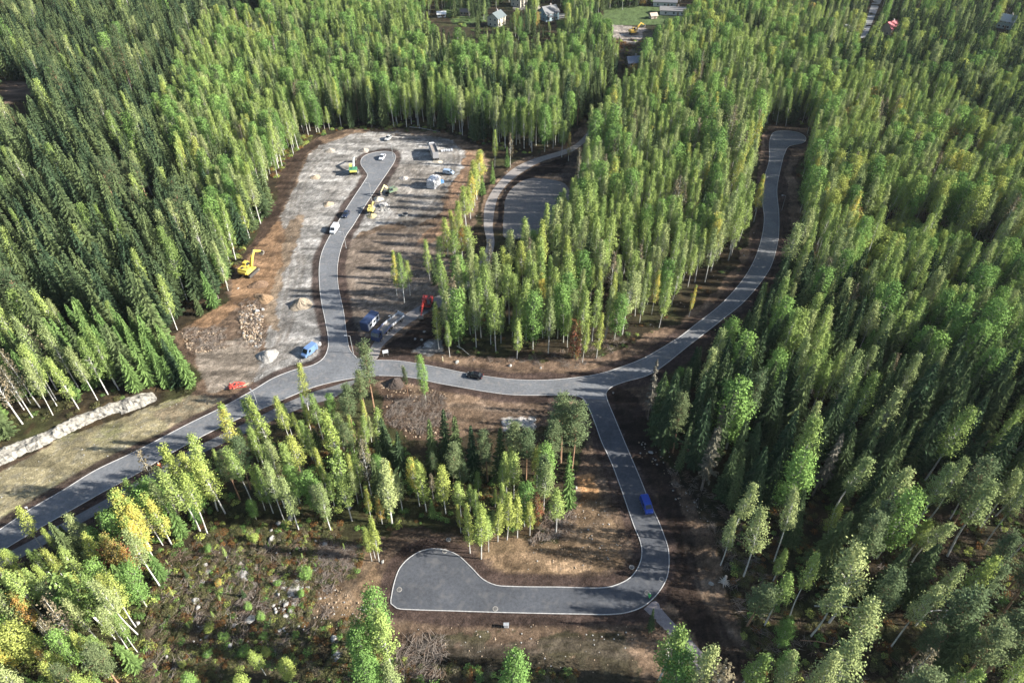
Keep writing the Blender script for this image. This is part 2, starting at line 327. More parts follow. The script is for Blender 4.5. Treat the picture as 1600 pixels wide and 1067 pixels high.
mixc(P_("1222,232 1258,226 1245,262 1258,330 1243,385 1220,430 1155,508 1100,548 1030,600 1015,590 1100,530 1165,472 1207,425 1218,372 1216,300"), (.040, .028, .024), .9)
mixc(P_("1236,232 1256,232 1240,262 1252,330 1240,370 1232,330 1228,270"), (.17, .12, .085), .7)
# lawns and yards among the far houses
for s, c in (("945,8 1010,10 1070,14 1075,36 1040,40 940,40", (.085, .125, .045)), ("700,0 760,2 762,34 712,40 690,20", (.085, .125, .045)), ("870,30 905,35 935,60 930,100 880,110 870,60", (.07, .12, .03)), ("950,38 1010,45 1035,62 1000,70 955,62", (.27, .235, .20)), ("1010,45 1040,65 1080,70 1050,100 980,90", (.05, .05, .03)), ("1395,25 1470,25 1480,60 1400,62", (.09, .15, .04)), ("800,10 840,5 845,16 800,16", (.4, .36, .30)), ("860,22 905,20 905,28 860,30", (.40, .37, .33)), ("0,125 40,128 62,140 25,158 0,168", (.16, .115, .085)), ("945,160 985,120 1000,95 1010,95 985,150 960,190", (.07, .055, .045))):
    mixc(P_(s), c, .92)
for tr in ("500,232 470,262 455,300 448,345 452,400 440,470 425,540 400,590", "512,236 482,268 468,305 462,350 470,410 455,480 440,540", "560,214 620,212 680,216 712,240 706,265 690,300 660,340 600,352 560,372", "700,226 714,246 704,272 682,316 640,352", "640,262 690,300 700,320", "735,250 726,290 700,330 675,365 655,400", "640,300 600,360 570,420 560,500", "655,300 620,360 590,420 575,490", "330,600 380,575 430,545 455,500", "340,608 395,585 440,560 462,530", "700,632 780,640 860,650", "890,840 940,810 955,770 940,720", "640,1000 760,1010 900,1000 990,1010", "640,1012 760,1022 900,1012 985,1025", "500,960 560,900 590,860", "1085,830 1105,900 1140,970 1170,1030", "1075,832 1095,905 1128,975 1155,1030", "540,905 560,935 565,970"):
    tl = smooth(GP(pts(tr)), 2.0)
    for off in (-.85, .85):
        tl2 = [(x + off, y + .3 * off) for x, y in tl]; d_ = np.full(len(gx), 1e9); d_[near] = dist_line(gx[near], gy[near], tl2, 4); mixc(sst(.75, .25, d_ + (n3 - .5) * .4), (.10, .08, .062), .38 * .9)
col *= (1 - .35 * sst(.55, .8, n3) * near)[:, None]; col *= (1 + .5 * sst(.62, .8, vnoise(gx, gy, .55, 44)) * near * soil)[:, None]
for kk in range(3): col *= (1 + (-.35, .35, -.25)[kk] * sst(.60, .72, vnoise(gx * .35 + gy * .1, gy * 1.3, 3.0, 70 + kk)) * soil * near)[:, None]
gzv = gz(gx, gy)
rough = np.where(inroad | (dR < .6), 0, 1) * near * sst(.3, 1.5, dR)
bumpy = rough * ((fbm(gx, gy, 2.4, 60) - .5) * .35 + (vnoise(gx, gy, .8, 61) - .5) * .12)
acc_in = inpoly(gx, gy, gACC) | inpoly(gx, gy, gPARK) | inpoly(gx, gy, FOOT) | inpoly(gx, gy, gPAVE2) | (dist_line(gx, gy, gACC, 4) < .8) | (dF < .8)
bumpy = np.where(acc_in, 0, bumpy)
gzv = gzv + bumpy - .02 * acc_in
idx = np.arange(nx * ny).reshape(ny, nx)
Fq = np.stack([idx[:-1, :-1], idx[:-1, 1:], idx[1:, 1:], idx[1:, :-1]], -1).reshape(-1, 4)
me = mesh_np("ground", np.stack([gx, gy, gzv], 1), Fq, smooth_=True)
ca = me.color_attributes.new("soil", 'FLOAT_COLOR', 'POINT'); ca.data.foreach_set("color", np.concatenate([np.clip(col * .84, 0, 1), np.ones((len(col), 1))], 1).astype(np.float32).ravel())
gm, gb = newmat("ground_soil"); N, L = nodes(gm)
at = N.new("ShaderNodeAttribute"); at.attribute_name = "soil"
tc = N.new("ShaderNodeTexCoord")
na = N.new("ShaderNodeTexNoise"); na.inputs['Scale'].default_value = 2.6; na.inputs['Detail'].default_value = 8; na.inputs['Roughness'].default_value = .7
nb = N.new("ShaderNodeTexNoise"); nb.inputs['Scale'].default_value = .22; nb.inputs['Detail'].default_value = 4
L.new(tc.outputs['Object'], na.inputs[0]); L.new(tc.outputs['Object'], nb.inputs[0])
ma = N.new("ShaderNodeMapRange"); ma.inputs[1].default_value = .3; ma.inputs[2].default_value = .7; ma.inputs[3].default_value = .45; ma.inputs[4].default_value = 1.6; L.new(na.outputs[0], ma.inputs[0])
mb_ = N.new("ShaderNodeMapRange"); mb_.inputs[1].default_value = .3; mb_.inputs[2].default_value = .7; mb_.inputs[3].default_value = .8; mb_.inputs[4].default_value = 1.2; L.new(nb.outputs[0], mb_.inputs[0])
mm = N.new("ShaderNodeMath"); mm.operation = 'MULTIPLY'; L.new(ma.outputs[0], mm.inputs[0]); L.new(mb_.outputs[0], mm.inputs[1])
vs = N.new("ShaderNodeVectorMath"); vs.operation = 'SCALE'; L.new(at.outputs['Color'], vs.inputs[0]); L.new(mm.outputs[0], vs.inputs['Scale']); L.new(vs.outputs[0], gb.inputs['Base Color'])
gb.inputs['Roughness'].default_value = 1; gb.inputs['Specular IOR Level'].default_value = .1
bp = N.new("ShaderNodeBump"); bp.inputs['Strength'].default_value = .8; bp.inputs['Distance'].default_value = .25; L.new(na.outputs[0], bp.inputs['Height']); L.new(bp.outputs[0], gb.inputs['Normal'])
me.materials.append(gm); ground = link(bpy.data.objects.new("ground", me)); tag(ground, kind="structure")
# ---------------------------------------------------------------- roads
def sheet(name, poly, z, mat, kind="structure"):
    n = len(poly); me = bpy.data.meshes.new(name)
    me.from_pydata([(x, y, z) for x, y in poly], [], [tuple(range(n))]); me.materials.append(mat); me.update()
    if me.polygons[0].normal.z < 0: me.flip_normals()
    o = link(bpy.data.objects.new(name, me)); tag(o, kind=kind); return o
def asphalt(name, c, v=.18, dirt=(.22, .20, .18)):
    m, b = newmat(name); N, L = nodes(m)
    tc = N.new("ShaderNodeTexCoord")
    n1 = N.new("ShaderNodeTexNoise"); n1.inputs['Scale'].default_value = .12; n1.inputs['Detail'].default_value = 5
    n2 = N.new("ShaderNodeTexNoise"); n2.inputs['Scale'].default_value = 1.6; n2.inputs['Detail'].default_value = 7; n2.inputs['Roughness'].default_value = .75
    n3 = N.new("ShaderNodeTexNoise"); n3.inputs['Scale'].default_value = .55; n3.inputs['Detail'].default_value = 3
    for q in (n1, n2, n3): L.new(tc.outputs['Object'], q.inputs[0])
    r = N.new("ShaderNodeValToRGB"); r.color_ramp.elements[0].position = .3; r.color_ramp.elements[1].position = .7
    r.color_ramp.elements[0].color = (*[x * (1 - v) for x in c], 1); r.color_ramp.elements[1].color = (*[x * (1 + v) for x in c], 1)
    L.new(n1.outputs[0], r.inputs[0])
    mr = N.new("ShaderNodeMapRange"); mr.inputs[1].default_value = .3; mr.inputs[2].default_value = .7; mr.inputs[3].default_value = .68; mr.inputs[4].default_value = 1.32; L.new(n2.outputs[0], mr.inputs[0])
    sc2 = N.new("ShaderNodeVectorMath"); sc2.operation = 'SCALE'; L.new(r.outputs[0], sc2.inputs[0]); L.new(mr.outputs[0], sc2.inputs['Scale'])
    mx = N.new("ShaderNodeMix"); mx.data_type = 'RGBA'; m3 = N.new("ShaderNodeMapRange"); m3.inputs[1].default_value = .52; m3.inputs[2].default_value = .70; m3.inputs[4].default_value = .4; L.new(n3.outputs[0], m3.inputs[0])
    L.new(m3.outputs[0], mx.inputs[0]); L.new(sc2.outputs[0], mx.inputs[6]); mx.inputs[7].default_value = (*dirt, 1); L.new(mx.outputs[2], b.inputs['Base Color'])
    b.inputs['Roughness'].default_value = .85; b.inputs['Specular IOR Level'].default_value = .3
    MATS[name] = m; return m
sheet("road", ROAD, .035, asphalt("road_asphalt", (.118, .123, .130), .2))
i0, i1 = E2.index((949, 625)), E2.index((910, 622))
dk = sheet("southern_road", smooth(GP(E2[i0:i1 + 1])), .041, asphalt("fresh_asphalt", (.058, .062, .070), .16, (.13, .125, .12)))
sheet("footpath", FOOT, .03, asphalt("path_asphalt", (.11, .11, .11)))
sheet("access_path", gACC, .03, asphalt("path_gravel", (.21, .19, .175), .12, (.24, .22, .2)))
sheet("brick_path", gPAVE2, .03, asphalt("path_paving", (.19, .165, .16), .1, (.21, .18, .17)))
sheet("parking_area", gPARK, .026, asphalt("parking_gravel", (.12, .112, .105), .12, (.2, .18, .16)))
km = M("kerb_granite", (.38, .37, .355), .8, var=.2, scale=2)
def kerb(line, w=.15, h=.12):
    n = len(line); V = []; F = []
    for i, (x, y) in enumerate(line):
        a = line[max(i - 1, 0)]; b = line[min(i + 1, n - 1)]; d = Vector((b[0] - a[0], b[1] - a[1])).normalized(); nn = Vector((-d.y, d.x)) * w / 2
        for sx, z in ((1, -.1), (1, h), (-1, h), (-1, -.1)): V.append((x + nn.x * sx, y + nn.y * sx, z))
    for i in range(n - 1):
        for k in range(3): F.append((i * 4 + k, i * 4 + k + 1, i * 4 + 5 + k, i * 4 + 4 + k))
    F += [(0, 3, 2, 1), tuple((n - 1) * 4 + k for k in range(4))]
    me = mesh_np("kerb", V, F, [km]); bm = bmesh.new(); bm.from_mesh(me); bmesh.ops.recalc_face_normals(bm, faces=bm.faces); bm.to_mesh(me); bm.free()
    tag(link(bpy.data.objects.new("kerb", me)), kind="structure")
kerb(gE1); kerb(gE2); kerb([p for p in gE3 if PX(p[0], p[1], 0)[0] < 592])
for s in ("1344,60 1352,62 1390,-30 1374,-30",): sheet("far_road", GP(pts(s)), .05, asphalt("far_asphalt", (.22, .22, .22)))
# ---------------------------------------------------------------- blasted rock bank along the left forest
rock_m, rb_ = newmat("blasted_rock"); noise_col(rock_m, rb_, (.06, .055, .048), (.28, .262, .225), 1.3, .95, .9, lo=.3, hi=.55)
def rock_wall():
    a = smooth(gRT, .5); b = smooth(gRB, .5); n = min(len(a), len(b)); V = []; F = []; K = 9
    for i in range(n):
        pa = Vector(a[int(i * (len(a) - 1) / (n - 1))]); pb = Vector(b[int(i * (len(b) - 1) / (n - 1))]); d = (pb - pa)
        for k in range(K):
            t = k / (K - 1); p = pa + d * (t * 1.0 - .05)
            z = [1.25, 1.55, 1.6, 1.55, 1.5, 1.35, .8, .35, -.1][k]
            z *= .7 * min(1, .3 + (n - 1 - i) / 8); z += (vnoise(p.x * 1.0, p.y, 1.1, 3) - .5) * .7 * (0 if k in (0, 8) else 1) + (vnoise(p.x, p.y, 3.3, 4) - .5) * .5 * (k > 1)
            V.append((p.x + random.uniform(-.2, .2), p.y + random.uniform(-.2, .2), z))
    for i in range(n - 1):
        for k in range(K - 1): F.append((i * K + k, i * K + k + 1, (i + 1) * K + k + 1, (i + 1) * K + k))
    me = mesh_np("rock_wall", V, F, [rock_m]); o = link(bpy.data.objects.new("rock_wall", me))
    tag(o, "long low bank of pale blasted rock between spruce forest and tan slope", "rock wall")
rock_wall()
# ---------------------------------------------------------------- trees: each kind's trunk (with limbs) and crown of leaf-sized faces
def leafquads(P, S, rng, up=.35, aspect=.7, outward=None):
    n = len(P); nrm = rng.normal(size=(n, 3)); nrm[:, 2] = np.abs(nrm[:, 2]) + up
    if outward is not None: nrm += outward * 1.25
    nrm /= np.linalg.norm(nrm, axis=1)[:, None]
    t = rng.normal(size=(n, 3)); t -= nrm * (t * nrm).sum(1)[:, None]; t /= np.linalg.norm(t, axis=1)[:, None]
    b = np.cross(nrm, t); s = (S * rng.uniform(.7, 1.3, n))[:, None] if np.ndim(S) else (np.full(n, S) * rng.uniform(.7, 1.3, n))[:, None]
    V = np.stack([P - t * s, P - b * s * aspect, P + t * s, P + b * s * aspect], 1).reshape(-1, 3)
    return V, np.arange(n * 4).reshape(n, 4)
def deciduous(seed, h=16.0, rad=1.7, base=.32, ncl=70, per=22, leaf=.20, shape='birch', lean=.4, trunk_r=.13, stems=1):
    rng = np.random.default_rng(seed); rd = random.Random(seed); T = MB(); Pc = []; Oc = []; Sz = []
    for s in range(stems):
        az = rd.uniform(0, 6.28); off = 0 if stems == 1 else rd.uniform(.8, 1.6); hh = h * (1 if s == 0 else rd.uniform(.75, .95))
        lx, ly = math.cos(az) * off, math.sin(az) * off; wob = [rd.uniform(-lean, lean) for _ in range(4)]
        def axis_(t): return Vector((lx * t + wob[0] * t * t + wob[2] * math.sin(t * 5) * .3, ly * t + wob[1] * t * t + wob[3] * math.sin(t * 4 + 1) * .3, hh * t))
        T.tube([axis_(i / 8) - (Vector((0, 0, .3)) if i == 0 else Vector()) for i in range(9)], [trunk_r * (1 - .85 * i / 8) + .01 for i in range(9)], 6)
        k = max(8, ncl // stems)
        for c in range(k):
            u = (c + rd.random()) / k
            t = base + (1 - base) * (u ** .9)
            q = (t - base) / (1 - base)
            if shape == 'birch': prof = min(1, (q + .10) / .38) ** .7 * max(0, 1 - max(0, q - .28) / .74) ** .95
            elif shape == 'round': prof = math.sin(math.pi * (q * .86 + .10)) ** .55
            else: prof = (1 - q) ** .5 * .9 + .1
            az2 = c * 2.4 + rd.uniform(-.6, .6); rr = rad * prof * (.35 + .65 * rd.random() ** .45)
            a = axis_(max(.05, t - .07)); e = axis_(t) + Vector((math.cos(az2) * rr, math.sin(az2) * rr, rd.uniform(-.2, .3)))
            if rr > rad * .3: T.tube([a, a.lerp(e, .55) + Vector((0, 0, .15)), e], [.035, .022, .008], 3, False)
            sp = rad * (.20 + .16 * rd.random()); nn = int(per * rd.uniform(.6, 1.4))
            off_ = rng.normal(size=(nn, 3)) * sp * .75; off_[:, 2] *= 1.25
            if shape == 'birch': off_[:, 2] -= np.abs(rng.normal(size=nn)) * sp * .5
            Pc.append(np.array(e)[None] + off_); o = np.array([math.cos(az2), math.sin(az2), .25]); Oc.append(np.repeat(o[None], nn, 0))
    P = np.concatenate(Pc); O = np.concatenate(Oc); P[:, 2] = np.minimum(P[:, 2], h * 1.01)
    V, F = leafquads(P, leaf, rng, .3, .75, O)
    return T, V, F
def spruce(seed, h=18.0, rad=2.3, base=.06, leaf=.2, dens=1.0, drop=.35):
    rng = np.random.default_rng(seed); rd = random.Random(seed); T = MB(); P = []; S = []
    wob = rd.uniform(-.2, .2)
    T.tube([(wob * math.sin(i / 2), 0, h * i / 8 - (.3 if i == 0 else 0)) for i in range(9)], [.17 * (1 - .93 * i / 8) for i in range(9)], 6)
    z = h * base; lay = 0; Vs = []; n = 0
    while z < h - .25:
        q = (z - h * base) / (h * (1 - base)); r0 = rad * ((1 - q) ** .85) * (.35 + .65 * min(1, q * 9 + .25)) + .12
        nb = max(4, int((6 + 3 * (1 - q)) * dens)); az0 = lay * 1.1
        for b in range(nb):
            if rd.random() < .08: continue
            az = az0 + 6.283 * b / nb + rd.uniform(-.25, .25); r = r0 * rd.uniform(.72, 1.12); d = np.array([math.cos(az), math.sin(az), 0]); side = np.array([-d[1], d[0], 0])
            m = max(3, int(r / .24)); zz = z + rd.uniform(-.18, .18)
            for j in range(m):
                f = (j + .6) / m; wd = .42 * r0 * (1 - f * .75) + .08
                c = d * r * f + np.array([0, 0, zz - drop * r * f ** 1.3 + .10 * r * f ** 3])
                for sgn in (-1, 1):
                    tip = c + side * sgn * wd * rd.uniform(.5, 1.05) + d * .22 + np.array([0, 0, -.26 - .2 * rd.random()])
                    a_ = c - d * .17 + np.array([0, 0, .03]); b_ = c + d * .20
                    Vs += [a_, b_, tip]; n += 1
            tipp = d * (r + .12) + np.array([0, 0, zz - drop * r + .10 * r]); Vs += [d * r * .7 + side * .1 + np.array([0, 0, zz - drop * r * .6]), d * r * .7 - side * .1 + np.array([0, 0, zz - drop * r * .6]), tipp]; n += 1
        z += .46 + .30 * (1 - q) + rd.uniform(-.05, .05); lay += 1
    for k in range(5):
        a = 6.283 * k / 5; Vs += [np.array([0, 0, h + .25]), np.array([math.cos(a) * .14, math.sin(a) * .14, h - .5]), np.array([math.cos(a + .9) * .14, math.sin(a + .9) * .14, h - .5])]; n += 1
    return T, np.array(Vs), np.arange(n * 3).reshape(n, 3)
def pine(seed, h=17.0, rad=1.75, base=.46, leaf=.15):
    rng = np.random.default_rng(seed); rd = random.Random(seed); T = MB(); P = []; O = []
    wob = [rd.uniform(-.4, .4) for _ in range(3)]
    ax = lambda t: Vector((wob[0] * t * t, wob[1] * t * t + wob[2] * math.sin(t * 4) * .3, h * t))
    T.tube([ax(i / 8) - (Vector((0, 0, .3)) if i == 0 else Vector()) for i in range(9)], [.19 * (1 - .8 * i / 8) for i in range(9)], 6)
    K = 44
    for c in range(K):
        t = base + (1 - base) * ((c + rd.random()) / K); q = (t - base) / (1 - base)
        r = rad * (math.sin(math.pi * (q * .72 + .24)) ** .7) * (.45 + .6 * rd.random()); az = c * 2.4 + rd.uniform(-.5, .5)
        a = ax(t - .04); e = ax(t) + Vector((math.cos(az) * r, math.sin(az) * r, .25 * r + rd.uniform(-.2, .4)))
        T.tube([a, a.lerp(e, .5), e], [.06, .04, .015], 3, False)
        for s in range(3):
            ce = np.array(a.lerp(e, 1 - s * .22)) + rng.normal(size=3) * .22; nn = int(30 * rd.uniform(.7, 1.3)); off = rng.normal(size=(nn, 3)) * .36; off[:, 2] *= .55
            P.append(ce + off); O.append(np.repeat(np.array([[math.cos(az) * .3, math.sin(az) * .3, .6]]), nn, 0))
    V, F = leafquads(np.concatenate(P), leaf, rng, .5, .5, np.concatenate(O)); return T, V, F
def bush(seed, r=1.0, n=160, leaf=.14):
    rng = np.random.default_rng(seed); T = MB(); d = rng.normal(size=(n, 3)); d /= np.linalg.norm(d, axis=1)[:, None]; d[:, 2] = np.abs(d[:, 2])
    rr = r * (.45 + .55 * rng.random(n) ** .5) * (1 + .3 * np.sin(d[:, 0] * 5 + seed) * np.cos(d[:, 1] * 4)); P = d * rr[:, None]; P[:, 2] = P[:, 2] * .9 + .05
    for k in range(5):
        a = 1.3 * k; T.tube([(0, 0, -.1), (math.cos(a) * r * .4, math.sin(a) * r * .4, r * .6)], [.03, .01], 3)
    V, F = leafquads(P, leaf, rng, .3, .7, d); return T, V, F
PROTO = {}   # kind -> list of (trunk mesh, crown mesh, nominal height)
def mkproto(kind, gens, bark, leaf, h):
    L_ = []
    for T, V, F in gens:
        tm = mesh_np("trunk", T.V, T.F, [BARK[bark]]); cm = mesh_np("crown", V, F, [LF[leaf]]); L_.append((tm, cm, h))
    PROTO[kind] = L_
mkproto('birch', [deciduous(10 + i, 16, 1.32 + .2 * (i % 3), .24 + .09 * (i % 3), 66, 40, .118) for i in range(8)], 'birch', 'birch', 16)
mkproto('tallbirch', [deciduous(20 + i, 17, 1.45 + .15 * (i % 2), .44 + .05 * (i % 3), 46, 46, .118, 'birch', 1.1, .13) for i in range(5)], 'birch', 'birch', 17)
mkproto('aspen', [deciduous(30 + i, 15, 2.1, .22, 80, 44, .155, 'round', .5, .15) for i in range(4)], 'aspen', 'aspen', 15)
mkproto('willow', [deciduous(40 + i, 8, 2.4, .12, 60, 26, .22, 'round', .9, .09, 3) for i in range(3)], 'aspen', 'aspen', 8)
mkproto('spruce', [spruce(50 + i, 18, 2.7 + .25 * (i % 3)) for i in range(6)], 'spruce', 'spruce', 18)
mkproto('slim', [spruce(60 + i, 18, 1.5, .12, dens=.8, drop=.5) for i in range(3)], 'spruce', 'spruce', 18)
mkproto('dry', [spruce(70 + i, 16, 1.3, .25, dens=.55, drop=.5) for i in range(2)], 'spruce', 'spruce_dry', 16)
mkproto('pine', [pine(80 + i) for i in range(4)], 'pine', 'pine', 17)
mkproto('sparse', [deciduous(90 + i, 16, 1.5, .35, 46, 12, .17) for i in range(3)], 'birch', 'brown', 16)
mkproto('clump', [deciduous(95 + i, 14, 1.5, .3, 80, 20, .20, 'birch', .8, .1, 4) for i in range(2)], 'birch', 'birch', 14)
mkproto('bush', [bush(100 + i) for i in range(4)], 'aspen', 'shrub', 1)
# variant name -> (prototype, leaf material, object name)
VAR = dict(birch=('birch', 'birch', 'birch_tree'), birchp=('birch', 'birch_pale', 'birch_tree'), birchy=('birch', 'yellow', 'birch_tree'), birchl=('birch', 'lime', 'birch_tree'), bircho=('birch', 'orange', 'birch_tree'),
           clump=('clump', 'birch', 'birch_tree'), tallb=('tallbirch', 'birch', 'birch_tree'), tallp=('tallbirch', 'birch_pale', 'birch_tree'), tally=('tallbirch', 'lime', 'birch_tree'), sparse=('sparse', 'brown', 'birch_tree'), aspen=('aspen', 'aspen', 'aspen_tree'), aspenl=('aspen', 'lime', 'aspen_tree'), aspeny=('aspen', 'yellow', 'aspen_tree'),
           willow=('willow', 'aspen', 'willow_tree'), willowl=('willow', 'lime', 'willow_tree'), rowan=('willow', 'red', 'rowan_tree'), rowano=('willow', 'orange', 'rowan_tree'), aspenr=('aspen', 'red', 'rowan_tree'),
           spruce=('spruce', 'spruce', 'spruce_tree'), sprucel=('spruce', 'spruce_light', 'spruce_tree'), slim=('slim', 'spruce', 'spruce_tree'), dry=('dry', 'spruce_dry', 'spruce_tree'), pine=('pine', 'pine', 'pine_tree'))
def tree(var, x, y, h, rz=None, label=None, group=None, vi=None, cat='tree', wide=None):
    pk, lm, nm = VAR[var]; pl = PROTO[pk]; tm, cm, h0 = pl[(vi if vi is not None else random.randrange(99)) % len(pl)]; s = h / h0
    root = bpy.data.objects.new(nm, None); root.location = (x, y, float(gz(x, y))); root.rotation_euler = (random.gauss(0, .025), random.gauss(0, .025), random.uniform(0, 6.28) if rz is None else rz)
    root.scale = (s * (wide * .88 if wide else random.uniform(.8, 1.12)),) * 2 + (s,); link(root); tag(root, label, cat, group)
    for n_, me in (('trunk', tm), ('crown', cm)):
        o = bpy.data.objects.new(n_, me); o.parent = root
        if n_ == 'crown' and LF[lm] is not me.materials[0]: link(o); o.material_slots[0].link = 'OBJECT'; o.material_slots[0].material = LF[lm]
        else: link(o)
    return root
# ---------------------------------------------------------------- forest stands
used = np.zeros((0, 2))
def rejected(P, Hh, vis, frac=(0, .25, .5, .75, .95)):
    bad = np.zeros(len(P), bool)
    for f in frac:
        u, v = PX(P[:, 0], P[:, 1], Hh * f)
        r_ = 1.3 * FPX / np.maximum(1, P[:, 1] * CP + (H - Hh * f) * SP) if f > .3 else 0
        for poly in vis: bad |= inpoly(u, v, poly) | (inpoly(u - r_, v, poly) | inpoly(u + r_, v, poly) if f in (.5, .75) else False)
    return bad
STANDS = [
 ("low scrub of the rocky clearing", "250,880 330,840 460,822 560,860 540,890 490,925 440,990 480,1060 600,1020 640,1060 500,1067 230,1060 230,980", 4.6, (1.2, 4.2), dict(willow=.3, willowl=.1, birch=.3, spruce=.15, sprucel=.1, rowano=.04, birchl=.08)),
 ("low bright thicket inside the eastern birch wood", "1325,372 1400,355 1510,385 1560,430 1500,455 1400,432 1330,412", 3.0, (5, 11), dict(willowl=.5, willow=.3, aspenl=.15, rowano=.03)),
 ("young spruce stand above the rock bank", "-60,745 0,700 240,608 310,606 285,560 240,520 100,540 -60,600", 3.6, (14, 23), dict(sprucel=.66, spruce=.1, birch=.12, birchp=.06, sparse=.06)),
 ("spruce forest on the upper left", "-60,745 0,700 240,608 310,606 285,560 270,520 330,492 358,478 360,430 340,380 300,300 250,230 280,150 330,60 420,0 480,-70 -90,-70", 5.0, (14, 25), dict(spruce=.74, slim=.1, birch=.05, birchp=.04, pine=.05, aspen=.02)),
 ("birch belt west of the gravel site", "310,606 285,560 270,520 330,492 358,478 360,430 385,388 420,338 430,290 445,255 490,216 540,203 500,120 420,60 330,60 280,150 250,230 300,300 340,380 360,430 330,480 270,520 240,600", 3.9, (14, 21), dict(birch=.42, birchp=.14, aspen=.14, sprucel=.08, spruce=.12, birchl=.07, sparse=.03)),
 ("mixed forest behind the gravel site", "540,203 620,201 700,207 760,228 850,245 890,222 905,190 940,130 965,95 940,70 900,60 860,110 690,100 640,40 640,-70 480,-70 420,0 420,60 500,120", 3.9, (15, 21), dict(birch=.36, birchp=.14, aspen=.14, spruce=.24, slim=.08, birchl=.02, pine=.02)),
 ("dark spruces before the far houses", "860,110 965,95 960,140 935,175 905,195 870,185 850,150", 3.8, (13, 19), dict(spruce=.8, slim=.1, birch=.1)),
 ("dense birch wood inside the road curve", "686,485 700,462 745,445 790,430 850,390 890,330 905,260 925,225 955,180 985,140 1010,95 1075,100 1180,110 1230,150 1215,195 1196,205 1180,250 1178,300 1172,350 1150,395 1105,440 1045,490 990,518 920,545 840,556 760,550 690,540", 4.05, (13, 22), dict(birch=.45, birchp=.26, aspen=.12, birchl=.03, birchy=.025, sparse=.05, spruce=.045, sprucel=.02)),
 ("dark wood at the upper right", "1230,95 1400,60 1720,100 1760,360 1640,340 1560,250 1480,190 1380,150 1280,130", 4.4, (14, 23), dict(spruce=.72, slim=.1, birch=.12, birchp=.08, aspenl=.04, rowano=.01)),
 ("birch wood beyond the far road end", "1010,95 1040,70 1100,40 1250,60 1400,90 1560,110 1680,150 1700,330 1600,300 1520,200 1400,160 1300,170 1265,200 1205,196 1215,170 1180,110", 3.8, (14, 21), dict(birch=.34, birchp=.18, spruce=.2, aspen=.14, pine=.05, aspenl=.05, birchl=.04)),
 ("bright birch wood east of the far road", "1262,205 1300,170 1400,160 1520,200 1600,300 1700,330 1700,470 1600,480 1500,470 1400,440 1300,420 1245,400 1245,360 1255,300 1245,260", 3.8, (13, 20), dict(birch=.42, birchp=.22, aspen=.12, aspenl=.08, birchl=.06, birchy=.03, spruce=.04, rowano=.01, sparse=.02)),
 ("mixed wood east of the junction", "1245,400 1300,420 1400,440 1500,470 1600,480 1720,470 1760,640 1600,640 1400,640 1200,650 1050,640 1020,640 1030,600 1100,550 1155,508 1215,430", 4.1, (14, 22), dict(birch=.22, birchp=.18, aspen=.12, spruce=.33, slim=.08, sprucel=.03, sparse=.03)),
 ("dark spruce wood east of the southern road", "1020,640 1050,640 1200,650 1400,640 1600,640 1780,640 1850,800 1600,790 1400,780 1250,790 1150,810 1115,800 1065,745 1022,700", 4.8, (15, 25), dict(spruce=.62, slim=.14, birch=.06, birchp=.06, dry=.05, pine=.04, aspen=.02)),
 ("open pine and birch wood in the lower right", "1115,800 1150,810 1250,790 1400,780 1600,790 1850,800 1950,1180 1190,1180 1170,1040 1150,960 1135,880", 6.3, (15, 23), dict(pine=.30, tallb=.16, tallp=.26, spruce=.12, aspen=.02, birchl=.04, sparse=.05, slim=.03)),
 ("thin birch strip along the footpath", "80,872 200,800 300,742 400,690 470,648 505,640 540,660 580,670 600,690 640,705 690,745 760,750 860,745 862,820 830,838 750,842 720,812 640,808 560,815 450,812 350,815 300,850 250,870 150,900", 3.7, (6, 19), dict(birch=.38, birchl=.16, birchp=.08, pine=.13, aspen=.08, spruce=.06, sprucel=.07, birchy=.02, sparse=.02)),
 ("sunny birch wood in the lower left", "60,885 130,850 200,812 262,790 330,800 340,815 300,845 258,875 262,915 240,960 225,1000 215,1067 225,1180 -160,1180 -60,900 0,890", 3.1, (8, 18), dict(tallb=.16, tally=.12, birchl=.22, birchp=.06, aspen=.06, sprucel=.13, birchy=.05, sparse=.07, pine=.04, bircho=.04, rowan=.015)),
 ("trees among the far houses", "640,-70 640,30 700,20 740,70 860,60 900,60 940,20 1100,0 1100,40 1250,60 1400,90 1560,110 1700,160 1700,-70", 5.0, (10, 18), dict(spruce=.55, birch=.24, birchp=.1, aspen=.12, aspenl=.05, rowano=.02, pine=.05)),
]
HAND = []   # explicit trees: (variant, base px, height, label)
def hand(var, u, v, h, label=None, vi=None, wide=None, group=None):
    h *= 1.15 if (v > 600 and h >= 12) else 1
    HAND.append((var, *G(u, v), h, label, vi, wide, group))
L1 = "{} beside the lower left footpath"
